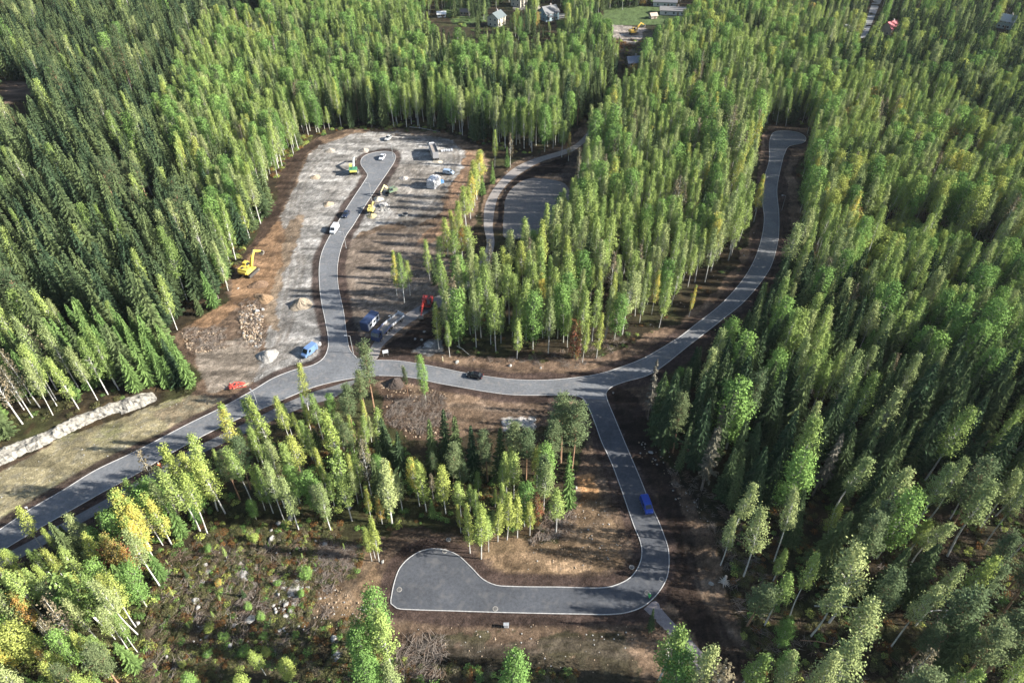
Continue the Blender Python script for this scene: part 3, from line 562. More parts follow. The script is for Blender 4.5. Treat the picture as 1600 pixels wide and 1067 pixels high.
for a in [
 ('pine',586,646,18.5,"tall pine with bare orange trunk by the road junction's southern edge",1,1.0),
 ('pine',574,655,14,"pale pine standing just left of the tallest pine at the junction",2,1.0),
 ('pine',638,620,10,"small thin pine on the brown bank below the black car",3,.75),
 ('aspen',666,626,13,"bright green narrow tree on the brown bank, right of the small thin pine",0,.6),
 ('birchl',482,640,13,"yellow-green birch rising in front of the footpath bend",1,1.0),
 ('birchl',457,700,14,"slender birch whose top touches the footpath",2,.8),
 ('birchy',372,718,16,"lone yellow birch standing clear of the others beside the footpath",0,1.2),
 ('birchl',426,712,16,"yellow-topped green birch right of the lone yellow birch",3,1.1),
 ('birch',411,708,15,"slim green birch tucked behind the yellow-topped birch",4,.8),
 ('birch',467,768,14,"rounded green birch leaning over the middle of the birch strip",1,1.1),
 ('clump',540,785,16,"two-stemmed tall birch with bare lower trunks above two white boulders",0,.9),
 ('birch',567,778,13,"slim green birch right of the two-stemmed birch",2,.9),
 ('sparse',582,777,17,"tall nearly bare brownish birch in the birch strip",1,1.0),
 ('birchp',612,818,18,"tall pale grey-green birch at the strip's lower edge",0,1.2),
 ('bircho',597,818,9,"small orange birch at the foot of the tall pale birch",3,1.2),
 ('birchp',467,828,14,"grey-green birch alone in the dark shrubs, left of its twin",1,1.1),
 ('birchp',517,828,13,"grey-green birch alone in the dark shrubs, right of its twin",4,1.1),
 ('birchp',444,812,15,"slim birch at the left of the shrubby clearing's upper edge",2,.9),
 ('birch',427,801,13,"green birch leaning left above the round white boulder",0,1.0),
 ('birchl',414,797,12,"yellow-green slim birch above the round white boulder",3,.9),
 ('birchl',581,876,11,"left stem of the bright birch trio beside the brown verge",1,1.0),
 ('birchl',586,872,9,"middle and shortest birch of the trio beside the brown verge",2,1.0),
 ('birchl',592,877,12,"right stem of the bright birch trio beside the brown verge",3,.9),
 ('birchl',666,800,14,"yellow-green birch with orange tint in the strip's middle",0,1.2),
 ('birchy',655,790,13,"yellow birch in the strip's middle",2,1.0),
 ('birchl',697,802,13,"yellow-green birch with round crown at the strip's right gap",4,1.3),
 ('spruce',680,736,16,"leftmost of three dark spruces behind the birch strip",0,.9),
 ('spruce',699,739,17,"middle of three dark spruces behind the birch strip",1,.9),
 ('spruce',715,738,16,"rightmost of three dark spruces behind the birch strip",2,.9),
 ('spruce',742,752,15,"dark spruce left of the pale rock patch's trees",3,.95),
 ('pine',762,752,14,"dark pine between two spruces below the pale rock patch",0,1.1),
 ('spruce',782,750,15,"dark spruce directly below the pale rock patch",4,.95),
 ('pine',802,748,16,"dark green pine right of the spruce below the rock patch",1,1.1),
 ('pine',822,750,15,"pine second from the big pine pair by the southern road",2,1.1),
 ('pine',876,722,18,"larger pine of the pair beside the southern road's bend",0,1.35),
 ('pine',893,735,18,"right-hand pine of the pair leaning towards the southern road",3,1.25),
 ('pine',862,745,15,"shorter pine left of the pine pair",1,1.2),
 ('sprucel',888,795,16,"tall light green spruce at the brown bank's upper edge",0,.8),
 ('birchp',850,800,14,"grey-green birch left of the tall light green spruce",2,1.1),
 ('rowan',830,812,7.5,"dark red rowan left of its red twin",0,.6),
 ('rowan',840,810,7.0,"dark red rowan right of its red twin",1,.6),
 ('birchl',735,864,14,"leftmost birch of the bright group above the turning circle",0,.9),
 ('birchl',752,873,15,"double bright birch nearest the turning circle",1,1.0),
 ('birch',763,862,11,"green birch filling the gap of the bright group",2,1.0),
 ('birchl',778,846,12,"fourth bright birch of the group above the turning circle",3,1.1),
 ('birchl',792,843,13,"fifth bright birch of the group above the turning circle",4,1.1),
 ('birchl',808,840,12,"yellow-green birch beside the red rowans' foot",0,1.1),
 ('birchl',828,836,11,"yellow-green birch under the red rowans",1,1.1),
 ('birch',868,832,12,"bright green birch at the top of the curved brown bank",2,1.2),
 ('birchl',720,832,9,"short yellow birch left of the bright group",3,.9),
 # right verge of the southern road
 ('dry',1012,655,17,"grey leafless spruce at the wood's corner by the T-junction",0,1.0),
 ('spruce',1022,683,18,"tall olive spruce right of the grey leafless spruce",1,.9),
 ('spruce',1036,697,20,"broad olive spruce at the wood's edge by the southern road",2,1.15),
 ('slim',1057,741,15,"narrow leaning spruce alone above the black verge",0,.9),
 ('dry',1096,765,18,"grey-green half dry spruce with long bare trunk",1,1.5),
 ('aspen',1135,700,18,"bright green round tree among the dark spruces",0,1.35),
 ('slim',1140,800,15,"narrow olive spruce at the wood's lower edge",1,1.2),
 ('tallp',1126,882,13,"grey-green birch with leaning bare trunk beside the black verge",0,1.2),
 ('tallp',1162,901,17,"tall birch with long bare white trunk, right of the verge birch",3,1.2),
 ('pine',1167,978,12,"round-crowned pine beside the stump pile",2,1.5),
 ('birch',1030,1062,17,"spreading birch beside the paved path, left of the others",1,1.3),
 ('spruce',1016,985,8,"small spruce where the paved path leaves the road",0,.8),
 ('aspen',1045,1092,14,"bright green tree between the birches at the paved path",1,1.1),
 ('birchp',1072,1100,17,"grey-green birch over the lower end of the paved path",4,1.3),
 ('sparse',1092,1120,17,"brownish birch at the bottom edge right of the paved path",2,1.6),
 ('tallb',1150,1095,14,"green birch at the bottom edge, right of the brownish birch",2,1.4),
 ('aspen',803,1095,13,"green tree cut by the bottom edge below the turning circle",3,1.1),
 ('aspen',690,1130,12,"green tree cut by the bottom edge left of centre",2,.9),
 # lower right wood
 ('birch',1208,906,10,"small round birch at the left side of the open wood",0,1.4),
 ('tallb',1195,978,15,"yellow-green birch with visible trunk left of the crossing fallen trunks",1,1.1),
 ('tallp',1265,992,17,"birch with flat brown-tinged crown over a leaning white trunk",2,1.3),
 ('tallp',1296,972,19,"tall birch whose white trunk crosses the fallen trunks",3,1.5),
 ('pine',1340,870,15,"grey-green pine behind the tall birch of the fallen trunks",0,1.3),
 ('birchl',1420,862,11,"bright yellow-green birch lit in the open wood",1,1.5),
 ('tallp',1366,828,18,"large silvery birch at the upper side of the open wood",0,1.6),
 ('tallp',1478,869,18,"large silvery birch right of the lit yellow-green birch",4,1.5),
 ('tallp',1300,812,16,"green birch with brown top at the dark wood's lower edge",2,1.5),
 ('tally',1471,970,18,"yellow birch with long thin leaning trunk",0,1.1),
 ('pine',1455,1023,18,"pine with long trunk below the yellow birch",1,1.5),
 ('pine',1416,1038,12,"small tufted pine in the lower right corner's open ground",2,1.3),
 ('tallp',1318,1040,17,"grey-green birch between the fallen trunks and the bottom edge",1,1.6),
 ('tallp',1280,1100,17,"grey-green birch at the bottom edge of the open wood",3,1.6),
 ('aspen',1215,1010,9,"small pale bush-like tree left of the bottom wood",1,1.2),
 ('aspen',1218,1062,9,"small pale bush-like tree at the bottom wood's lower left",2,1.2),
 ('pine',1540,1050,15,"broad grey-green pine in the lower right corner",3,2.0),
 ('pine',1400,1130,15,"pine cut by the bottom edge of the open wood",0,1.6),
 # lower left
 ('tallp',250,917,16,"tall birch with long white trunk at the clearing's left edge",0,1.1),
 ('bircho',205,905,13,"orange-yellow birch left of the tall edge birch",2,1.1),
 ('rowan',203,885,11,"red rowan crown above the orange-yellow birch",0,.8),
 ('birchy',243,880,13,"yellow birch between the red rowan and the clearing",1,1.3),
 ('birchy',268,850,14,"yellow birch highest on the clearing's left edge",3,1.2),
 ('tallp',216,992,16,"birch with leaning white trunk at the clearing's lower left",4,1.0),
 ('tallb',197,982,15,"birch with white trunk, left neighbour of the leaning one",2,1.0),
 ('clump',160,974,15,"many-stemmed white birch with bright crown",1,1.2),
 ('tallp',202,1017,13,"grey-green birch below the many-stemmed birch",1,1.1),
 ('sparse',131,1014,15,"half bare brown birch left of the many-stemmed birch",0,1.1),
 ('tallb',82,976,16,"green birch with curved white trunk in the sunny wood",0,1.3),
 ('aspeny',28,1050,11,"broad yellow tree in the lower left corner",0,1.4),
 ('aspenl',66,1035,12,"lime green broad tree right of the corner's yellow tree",1,1.2),
 ('aspenr',6,1010,12,"red-leaved tree at the left edge of the photo",2,.8),
 ('tally',72,860,12,"yellow-green birch overhanging the main road's lower corner",0,1.2),
 ('sprucel',255,905,9,"bright young spruce under the yellow birches",1,1.2),
 ('sprucel',205,930,10,"bright young spruce in the shade of the orange birch",2,1.2),
 ('sprucel',215,1045,10,"light green spruce at the clearing's lower left",3,1.3),
 ('aspen',310,1090,8,"round green bush-like tree at the bottom edge of the clearing",0,1.1),
 ('aspenl',390,1095,9,"round green bush-like tree at the bottom edge, right of its twin",1,1.1),
 ('birchl',415,1055,9,"small yellow-green birch above the bottom edge of the clearing",2,1.2),
 ('aspenl',455,1065,8,"lime green small tree at the bottom of the clearing",3,1.1),
 ('aspen',468,1110,9,"lime green tree cut by the bottom edge of the clearing",0,1.1),
 # group at the left of the turning circle
 ('aspen',595,1010,17,"tallest bright green aspen standing left of the turning circle",0,.85),
 ('birch',612,1045,17,"airy pale birch right of the tall aspen by the turning circle",3,1.3),
 ('aspen',575,1050,13,"bright green aspen left of the airy pale birch",2,.9),
 ('aspen',560,1030,10,"small green aspen at the left of the aspen group",1,.8),
 ('aspen',585,1090,13,"bright aspen lowest in the aspen group",3,1.1),
 ('birchp',620,1095,12,"pale birch at the bottom of the aspen group",1,1.2),
 # the row east of the gravel site and the small grove within it
 ('birchy',620,463,16,"yellow birch leftmost of the grove on the building field",0,.95),
 ('birch',632,473,17,"green birch beside the yellow birch of the grove",1,1.1),
 ('birchl',641,462,12,"low yellow-green birch at the foot of the grove",2,1.0),
 ('birch',672,440,15,"green birch on the field between grove and tree row",3,1.1),
 ('spruce',680,445,10,"dark spruce under the green birch of the field",1,1.0),
 ('birch',712,428,15,"pale birch with thin trunk before the tree row",4,1.65),
 ('birchl',700,400,14,"yellow-green birch left in the tree row east of the site",0,1.65),
 ('bircho',722,408,13,"orange-tinted birch in the tree row east of the site",1,1.65),
 ('birch',735,415,14,"green birch right of the orange-tinted birch",2,1.65),
 ('birchl',715,372,14,"yellow-green birch low in the bright row",3,1.65),
 ('birchl',728,355,15,"yellow-green birch midway down the bright row",4,1.65),
 ('birchy',738,330,15,"yellow birch in the middle of the bright row",0,1.65),
 ('birchl',745,312,15,"yellow-green birch high in the bright row",1,1.65),
 ('birchy',750,296,15,"yellow birch at the top of the bright row",2,1.65),
 ('birchl',735,342,12,"short yellow-green birch inside the bright row",3,1.65),
 ('sprucel',753,305,8,"low light spruce right of the bright row",0,1.65),
 ('sprucel',770,288,9,"young spruce between bright row and gravel path",1,1.0),
 ('birchl',773,262,15,"single yellow-green birch before the far wood",4,.9),
 ('sparse',797,262,14,"pale brownish birch before the far wood",1,1.0),
 ('sprucel',793,262,9,"small spruce at the foot of the brownish birch",2,1.0),
 ('bircho',888,252,12,"orange-tinted birch beside the gravel path's upper end",3,1.0),
 ('birch',878,246,15,"last tall birch of the bare-trunked row by the gravel path",2,1.2),
 ('birchy',1076,495,11,"bright yellow small birch at the brown verge of the curved road",0,.8),
 ('birchy',1018,492,15,"yellow birch at the front of the dense wood",1,.8),
 ('birchy',1177,347,14,"yellow birch at the wood's edge left of the far road",2,1.2),
 ('birchy',1179,330,14,"second yellow birch at the wood's edge left of the far road",3,1.2),
 ('rowan',897,560,12,"small red rowan at the front edge of the dense birch wood",1,.5),
 ('birchl',910,566,14,"yellow-green birch right of the small red rowan",4,.9),
 ('birchl',932,560,15,"yellow-topped birch second right of the red rowan",0,1.0),
 ('birchy',1262,290,14,"yellow-green leaning birch right of the far road",1,1.2),
 ('birchl',686,545,15,"pale yellow birch at the dense wood's corner by the red drill rig",0,1.1),
 ('birch',703,558,12,"slim green birch second from the dense wood's corner",1,.9),
 ('birchp',973,522,20,"tallest pale birch at the dense wood's lower edge",2,1.3),
 ('birchp',945,528,17,"grey-green birch left of the tallest pale birch",3,1.1),
 ('birch',1030,512,17,"birch with long white trunk at the curved road's brown verge",4,1.1),
 ('birch',808,560,13,"round green birch at the dense wood's front",0,1.4),
 ('birchl',398,320,16,"yellow-topped birch on the west belt's slope",2,1.2),
 ('birchy',395,270,14,"vivid yellow birch on the west belt's upper slope",0,1.2),
 ('birchy',305,380,14,"vivid yellow birch inside the western forest",1,1.2),
 ('rowano',990,130,10,"orange-red rowan below the small white-chimneyed house",0,1.0),
 ('rowano',950,100,10,"orange autumn rowan left of the earth yard",1,1.1),
 ('tallb',340,797,19,"leaning birch with long white trunk between clearing and footpath",0,1.1),
 ('birchl',352,802,17,"yellow-green birch right beside the leaning long-trunked birch",1,1.2),
 ('tallp',275,830,15,"birch with white trunk at the upper left corner of the clearing",2,1.1),
 ('tallb',313,829,17,"birch with doubly curved trunk above the clearing's upper left corner",3,1.2),
 ('tally',325,832,16,"yellow-green birch at the clearing's upper left corner",4,1.1),
 ('birchy',235,858,17,"yellow-crowned birch whose top touches the footpath's lower part",2,1.2),
 ('sparse',262,800,16,"reddish half bare birch beside the person in orange",0,1.1),
 ('tallb',395,790,16,"green birch with bare trunk left of the four-birch row",1,1.0),
 ('pine',375,780,14,"blue-green pine tucked between strip birches",2,1.0),
 ('birchl',300,790,17,"yellow-topped birch above the orange-clad person",3,1.3),
 ('birchl',722,388,13,"yellow-green birch squeezed between the lower trees of the bright row",1,1.4),
 ('birchl',742,322,14,"slim yellow-green birch second from the bright row's top",2,1.4),
 ('birchy',748,285,13,"yellow-green birch nearest the site's eastern soil bank",4,1.4),
 ('birch',725,340,12,"pale green birch on the site side of the bright row",0,1.3),
 ('birchl',710,385,13,"yellow-green birch leftmost in the bright row's lower half",3,1.4),
 ('birch',692,425,13,"green birch between the field's spruce and the bright row",5,1.3),
]:
    hand(*a)

hp = np.array([[t[1], t[2]] for t in HAND])
all_trees = []   # (variant, x, y, h, stand)
occ = {}
def free(x, y, d):
    cx, cy = int(x // 4), int(y // 4)
    for i in (-1, 0, 1):
        for j in (-1, 0, 1):
            for (a, b) in occ.get((cx + i, cy + j), ()):
                if (a - x) ** 2 + (b - y) ** 2 < d * d: return False
    return True
def occupy(x, y): occ.setdefault((int(x // 4), int(y // 4)), []).append((x, y))
for x, y in hp: occupy(x, y)
vis_g = VIS
BACK = [p for p in gE1[::3]] + [p for p in gE2[::3]]
for si, (nm, outl, sp, (h0, h1), mix) in enumerate(STANDS):
    poly = GP(pts(outl)); xs_ = [p[0] for p in poly]; ys_ = [p[1] for p in poly]
    rng = np.random.default_rng(200 + si)
    gx_, gy_ = np.meshgrid(np.arange(min(xs_), max(xs_), sp), np.arange(min(ys_), max(ys_), sp * .87))
    gx_[1::2] += sp / 2
    P = np.stack([gx_.ravel(), gy_.ravel()], 1) + rng.uniform(-.42, .42, (gx_.size, 2)) * sp
    P = P[inpoly(P[:, 0], P[:, 1], poly)]
    u, v = PX(P[:, 0], P[:, 1], 0); P = P[(np.abs(u - 800) < 1010) & (v < 1250)]
    P = P[~(inpoly(P[:, 0], P[:, 1], ROAD) | inpoly(P[:, 0], P[:, 1], FOOT) | inpoly(P[:, 0], P[:, 1], gACC) | inpoly(P[:, 0], P[:, 1], gPAVE2))]
    hn = fbm(P[:, 0], P[:, 1], 14, 300 + si); Hh = h0 + (h1 - h0) * np.clip(.15 + hn * .7 + rng.normal(size=len(P)) * .22, 0, 1.05)
    if nm.startswith('open pine'): P = P[hn > .33]; Hh = Hh[hn > .33]
    Hh = np.where((rng.random(len(P)) < .14) & (h1 > 12), Hh * rng.uniform(.5, .8, len(P)), Hh)
    bad = rejected(P, Hh, vis_g) if nm[:3] != "low" else np.zeros(len(P), bool)
    # a tree whose top would stand before a place seen in the photo may be a shorter one
    Hs = Hh * .62; bad2 = rejected(P, Hs, vis_g); keep_short = bad & ~bad2 & (rng.random(len(P)) < .75)
    Hh = np.where(keep_short, Hs * rng.uniform(.8, 1, len(P)), Hh); ok = ~bad | keep_short
    P = P[ok]; Hh = Hh[ok]
    names = list(mix); wts = np.array([mix[k] for k in names]); wts /= wts.sum(); cum = np.cumsum(wts)
    f1 = fbm(P[:, 0], P[:, 1], 11, 400 + si); f1 = (f1 - f1.min()) / (np.ptp(f1) + 1e-6) if len(f1) else f1
    r_ = (np.clip((f1 - .5) * 1.5 + .5, 0, .999) * .55 + rng.random(len(P)) * .45); r_ = np.argsort(np.argsort(r_)) / max(1, len(r_))
    for (x, y), h, q in zip(P, Hh, r_):
        if not free(x, y, sp * .52): continue
        occupy(x, y); var = names[min(int(np.searchsorted(cum, q)), len(names) - 1)]
        if var in ('sprucel', 'willow', 'willowl', 'rowan', 'rowano', 'aspenr'): h *= .72
        all_trees.append((var, x, y, float(h), si))
print("TREES", len(all_trees), "hand", len(HAND))
# trees in view, largest in the photo first
cnt = {}
for t in HAND:
    cnt[VAR[t[0]][2]] = cnt.get(VAR[t[0]][2], 0) + 1
order = sorted(range(len(all_trees)), key=lambda i: -(all_trees[i][3] / math.hypot(all_trees[i][1], all_trees[i][2], 110)))
LIM = dict(birch_tree=300, spruce_tree=300, pine_tree=300, aspen_tree=300, willow_tree=300, rowan_tree=300)
WORD = dict(birch="pale green birch with slim white trunk", birchp="greyish green birch with drooping airy crown", birchy="yellow autumn birch with white trunk", birchl="yellow-green birch with white trunk", bircho="orange autumn birch with thin trunk",
            clump="many-stemmed green birch", tallb="long-trunked green birch with high crown", tallp="long-trunked grey-green birch with high crown", tally="long-trunked yellow-green birch with high crown", sparse="half bare brownish birch", aspen="bright green round-crowned aspen", aspenl="lime green bushy aspen", aspeny="yellow aspen", willow="bushy green willow", willowl="lime green bushy willow",
            rowan="small red autumn rowan", rowano="small orange autumn rowan", aspenr="red autumn rowan", spruce="dark green cone-shaped spruce", sprucel="light green young spruce", slim="narrow dark green spruce", dry="grey dry-twigged spruce", pine="blue-green pine with tufted crown")
rest = {}
for i in order:
    var, x, y, h, si = all_trees[i]; nm = VAR[var][2]
    u, v = PX(x, y, h * .6); inv = (-5 < u < 1605) and (-5 < v < 1075)
    if inv and cnt.get(nm, 0) < LIM[nm]:
        cnt[nm] = cnt.get(nm, 0) + 1
        sz = "tall" if h > 15.5 else ("middling" if h > 11 else ("small" if h > 5 else "very low young"))
        lab = f"{sz} {WORD[var]} in {STANDS[si][0]}"
        lab = lab.replace("with slim white trunk ", "").replace("with drooping airy crown ", "") if len(lab.split()) > 15 else lab
        lab = lab.replace(" with high crown", "").replace(" with tufted crown", "") if len(lab.split()) > 15 else lab
        tree(var, x, y, h, label=lab, group=f"{WORD[var].split(' with ')[0]} trees, {STANDS[si][0]}")
    else: rest.setdefault(nm, []).append((var, x, y, h))
for (var, x, y, h, lab, vi, wide, grp) in HAND:
    tree(var, x, y, h, label=lab or f"lone {WORD[var]}", vi=vi, wide=wide, group=grp)
print("INDIV", cnt, {k: len(v) for k, v in rest.items()})
# ---------------------------------------------------------------- the remaining trees of each kind, one object per kind
def scatter(name, protos, rows, kind_label):
    """protos: list of mesh; rows: (index, x, y, z, rz, sx, sz)"""
    c = bpy.data.collections.new(name + "_kinds")
    for k, me in enumerate(protos):
        c.objects.link(bpy.data.objects.new("%s_%03d" % (name, k), me))
    A = np.array(rows, float); me = bpy.data.meshes.new(name)
    me.vertices.add(len(A)); me.vertices.foreach_set("co", A[:, 1:4].astype(np.float32).ravel())
    a = me.attributes.new("kind_index", 'INT', 'POINT'); a.data.foreach_set("value", A[:, 0].astype(np.int32))
    a = me.attributes.new("turn", 'FLOAT_VECTOR', 'POINT'); t = np.random.default_rng(5).normal(size=(len(A), 3)).astype(np.float32) * .028; t[:, 2] = A[:, 4]; a.data.foreach_set("vector", t.ravel())
    a = me.attributes.new("size", 'FLOAT_VECTOR', 'POINT'); a.data.foreach_set("vector", A[:, [5, 5, 6]].astype(np.float32).ravel())
    o = link(bpy.data.objects.new(name, me)); tag(o, kind_label, kind="stuff")
    ng = bpy.data.node_groups.new(name, 'GeometryNodeTree'); ng.interface.new_socket("Geometry", in_out='INPUT', socket_type='NodeSocketGeometry'); ng.interface.new_socket("Geometry", in_out='OUTPUT', socket_type='NodeSocketGeometry')
    N, L = ng.nodes, ng.links; gi = N.new("NodeGroupInput"); go = N.new("NodeGroupOutput"); ip = N.new("GeometryNodeInstanceOnPoints"); ci = N.new("GeometryNodeCollectionInfo")
    ci.inputs['Collection'].default_value = c; ci.inputs['Separate Children'].default_value = True; ci.inputs['Reset Children'].default_value = True
    def na_(nm_, ty): q = N.new("GeometryNodeInputNamedAttribute"); q.data_type = ty; q.inputs[0].default_value = nm_; return [s for s in q.outputs if s.enabled][0]
    er = N.new("FunctionNodeEulerToRotation")
    mp = N.new("GeometryNodeMeshToPoints"); L.new(gi.outputs[0], mp.inputs[0]); L.new(mp.outputs[0], ip.inputs['Points'])
    L.new(ci.outputs[0], ip.inputs['Instance']); ip.inputs['Pick Instance'].default_value = True
    L.new(na_("kind_index", 'INT'), ip.inputs['Instance Index']); L.new(na_("turn", 'FLOAT_VECTOR'), er.inputs[0]); L.new(er.outputs[0], ip.inputs['Rotation']); L.new(na_("size", 'FLOAT_VECTOR'), ip.inputs['Scale'])
    L.new(ip.outputs[0], go.inputs[0]); md = o.modifiers.new("scatter", 'NODES'); md.node_group = ng
    return o
JOINED = {}
def joined(var, k):
    if (var, k) in JOINED: return JOINED[(var, k)]
    pk, lm, _ = VAR[var]; tm, cm, h0 = PROTO[pk][k]
    def arr(me):
        V = np.empty(len(me.vertices) * 3, np.float32); me.vertices.foreach_get("co", V); return V.reshape(-1, 3), [tuple(p.vertices) for p in me.polygons]
    V1, F1 = arr(tm); V2, F2 = arr(cm); nv = len(V1)
    me = bpy.data.meshes.new(var); me.from_pydata(np.concatenate([V1, V2]).tolist(), [], F1 + [tuple(i + nv for i in f) for f in F2])
    me.materials.append(tm.materials[0]); me.materials.append(LF[lm]); me.polygons.foreach_set("material_index", np.array([0] * len(F1) + [1] * len(F2), np.int32)); me.update()
    JOINED[(var, k)] = me; return me
FN = dict(birch_tree="birch_forest", spruce_tree="spruce_forest", pine_tree="pine_forest", aspen_tree="aspen_forest", willow_tree="willow_thicket", rowan_tree="rowan_thicket")
FLAB = dict(birch_tree="farther pale green birches with white trunks", spruce_tree="farther dark spruces on the left and right hills", pine_tree="farther pines mixed into the woods", aspen_tree="farther bright green aspens", willow_tree="farther willows", rowan_tree="farther rowans")
for nm, lst in rest.items():
    keys = sorted({(v_, k) for v_ in {t[0] for t in lst} for k in range(len(PROTO[VAR[v_][0]]))}); ix = {k: i for i, k in enumerate(keys)}
    rows = []
    for var, x, y, h in lst:
        pl = PROTO[VAR[var][0]]; k = random.randrange(len(pl)); s = h / pl[k][2]
        rows.append((ix[(var, k)], x, y, float(gz(x, y)), random.uniform(0, 6.28), s * random.uniform(.8, 1.12), s))
    scatter(FN[nm], [joined(*k) for k in keys], rows, FLAB[nm])
# ---------------------------------------------------------------- undergrowth, brushwood and stones nobody could count
def region_points(outl, n, seed, excl=True):
    poly = GP(pts(outl)); rng = np.random.default_rng(seed); xs_ = [p[0] for p in poly]; ys_ = [p[1] for p in poly]
    P = np.stack([rng.uniform(min(xs_), max(xs_), n * 2), rng.uniform(min(ys_), max(ys_), n * 2)], 1); P = P[inpoly(P[:, 0], P[:, 1], poly)][:n]
    if excl:
        P = P[~(inpoly(P[:, 0], P[:, 1], ROAD) | inpoly(P[:, 0], P[:, 1], FOOT) | inpoly(P[:, 0], P[:, 1], gACC) | inpoly(P[:, 0], P[:, 1], gPAVE2) | inpoly(P[:, 0], P[:, 1], gPARK))]
        P = P[dist_line(P[:, 0], P[:, 1], ROAD, 5) > 2.2]
    return P
sh_g = [joined2 for joined2 in []]
def vjoin(pk, k, lm):
    key = ('x' + pk + lm, k)
    if key in JOINED: return JOINED[key]
    VAR[key[0]] = (pk, lm, 'x'); return joined(key[0], k)
shr = [vjoin('bush', k, lm) for lm in ('shrub', 'shrub_rust', 'lime', 'aspen', 'spruce_light', 'brown') for k in range(4)]
rows = []
for outl, n, seed, s0, s1, pool in (
 ("240,890 330,830 450,815 570,850 560,900 500,930 470,990 560,960 640,1035 900,1050 900,1120 100,1120 230,980", 5200, 1, .2, .75, [0, 1, 2, 3, 0, 1, 2, 3, 4, 5, 0, 1, 9, 20, 21, 22, 6, 12]),
 ("80,872 200,800 300,742 400,690 480,640 560,660 640,705 700,745 860,745 850,830 700,815 560,830 350,825 250,880", 1500, 2, .35, .9, [0, 1, 2, 3, 12, 13, 8, 4]),
 ("1130,790 1400,740 1700,740 1900,1150 1190,1150 1150,960", 2600, 3, .3, .85, [0, 1, 2, 3, 0, 1, 4, 5, 2, 3, 8, 12]),
 ("-60,890 60,880 260,880 230,1000 220,1150 -150,1150", 900, 4, .4, 1.0, [0, 1, 2, 3, 8, 9, 12, 16, 4]),
 ("686,485 745,445 850,556 1045,490 1150,395 1178,300 1160,420 1060,512 900,570 760,558 690,548", 700, 5, .3, .8, [0, 1, 2, 3, 8, 4, 17]),
 ("480,216 545,202 700,208 760,230 850,246 760,215 620,185 540,185", 500, 6, .4, 1.1, [0, 1, 8, 9, 4, 12]),
 ("340,470 360,430 430,300 445,255 490,214 470,210 420,260 390,330 340,400", 450, 7, .4, 1.1, [0, 1, 8, 9, 4, 12]),
 ("245,890 300,600 200,630 0,700 -60,720 -60,640 200,580 300,560", 500, 8, .3, .9, [0, 1, 2, 3, 16]),
 ("1300,385 1420,390 1560,440 1500,470 1330,425", 260, 9, .6, 1.5, [8, 9, 10, 11, 12, 13, 4]),
 ("1200,196 1265,196 1275,230 1245,260 1258,330 1262,260 1300,200 1240,180", 160, 10, .5, 1.2, [8, 9, 4, 5, 0]),
 ("960,62 1050,66 1045,110 985,118 965,90", 240, 12, .5, 1.3, [0, 1, 4, 8, 8, 5]),
 ("690,20 760,10 800,60 900,40 930,100 870,110 760,70", 240, 13, .6, 1.6, [0, 1, 12, 8, 13])):
    for x, y in region_points(outl, n, seed):
        if vnoise(x, y, 4.0, 77 + seed) < .30: continue
        s = random.uniform(s0, s1) ** 1.0; rows.append((random.choice(pool), x, y, float(gz(x, y)) - .05, random.uniform(0, 6.28), s * random.uniform(.8, 1.4), s * random.uniform(.6, 1.1)))
scatter("undergrowth", shr, rows, "low shrubs and heather between the trees")
def stone_mesh(seed, n=1):
    bm = bmesh.new(); bmesh.ops.create_icosphere(bm, subdivisions=n, radius=1); rd = random.Random(seed)
    sx, sy, sz = rd.uniform(.8, 1.2), rd.uniform(.7, 1.0), rd.uniform(.45, .8); pl = [(Vector((rd.gauss(0, 1), rd.gauss(0, 1), rd.gauss(0, 1))).normalized(), rd.uniform(.55, .8)) for _ in range(7)]
    for v in bm.verts:
        for nn, d in pl:
            k = v.co.dot(nn)
            if k > d: v.co -= nn * (k - d)
        v.co = Vector((v.co.x * sx, v.co.y * sy, v.co.z * sz)) * rd.uniform(.93, 1.07)
    V = [tuple(v.co) for v in bm.verts]; bm.verts.index_update(); F = [tuple(v.index for v in f.verts) for f in bm.faces]; bm.free(); return V, F
st_m, sb = newmat("pale_stone"); noise_col(st_m, sb, (.17, .16, .145), (.38, .37, .345), .9, .9, .4)
st_b, sb = newmat("earthy_stone"); noise_col(st_b, sb, (.20, .14, .09), (.42, .33, .23), 1.2, .95, .4)
sm = [mesh_np("stone", *stone_mesh(i), [st_m if i < 4 else st_b]) for i in range(7)]
rows = []
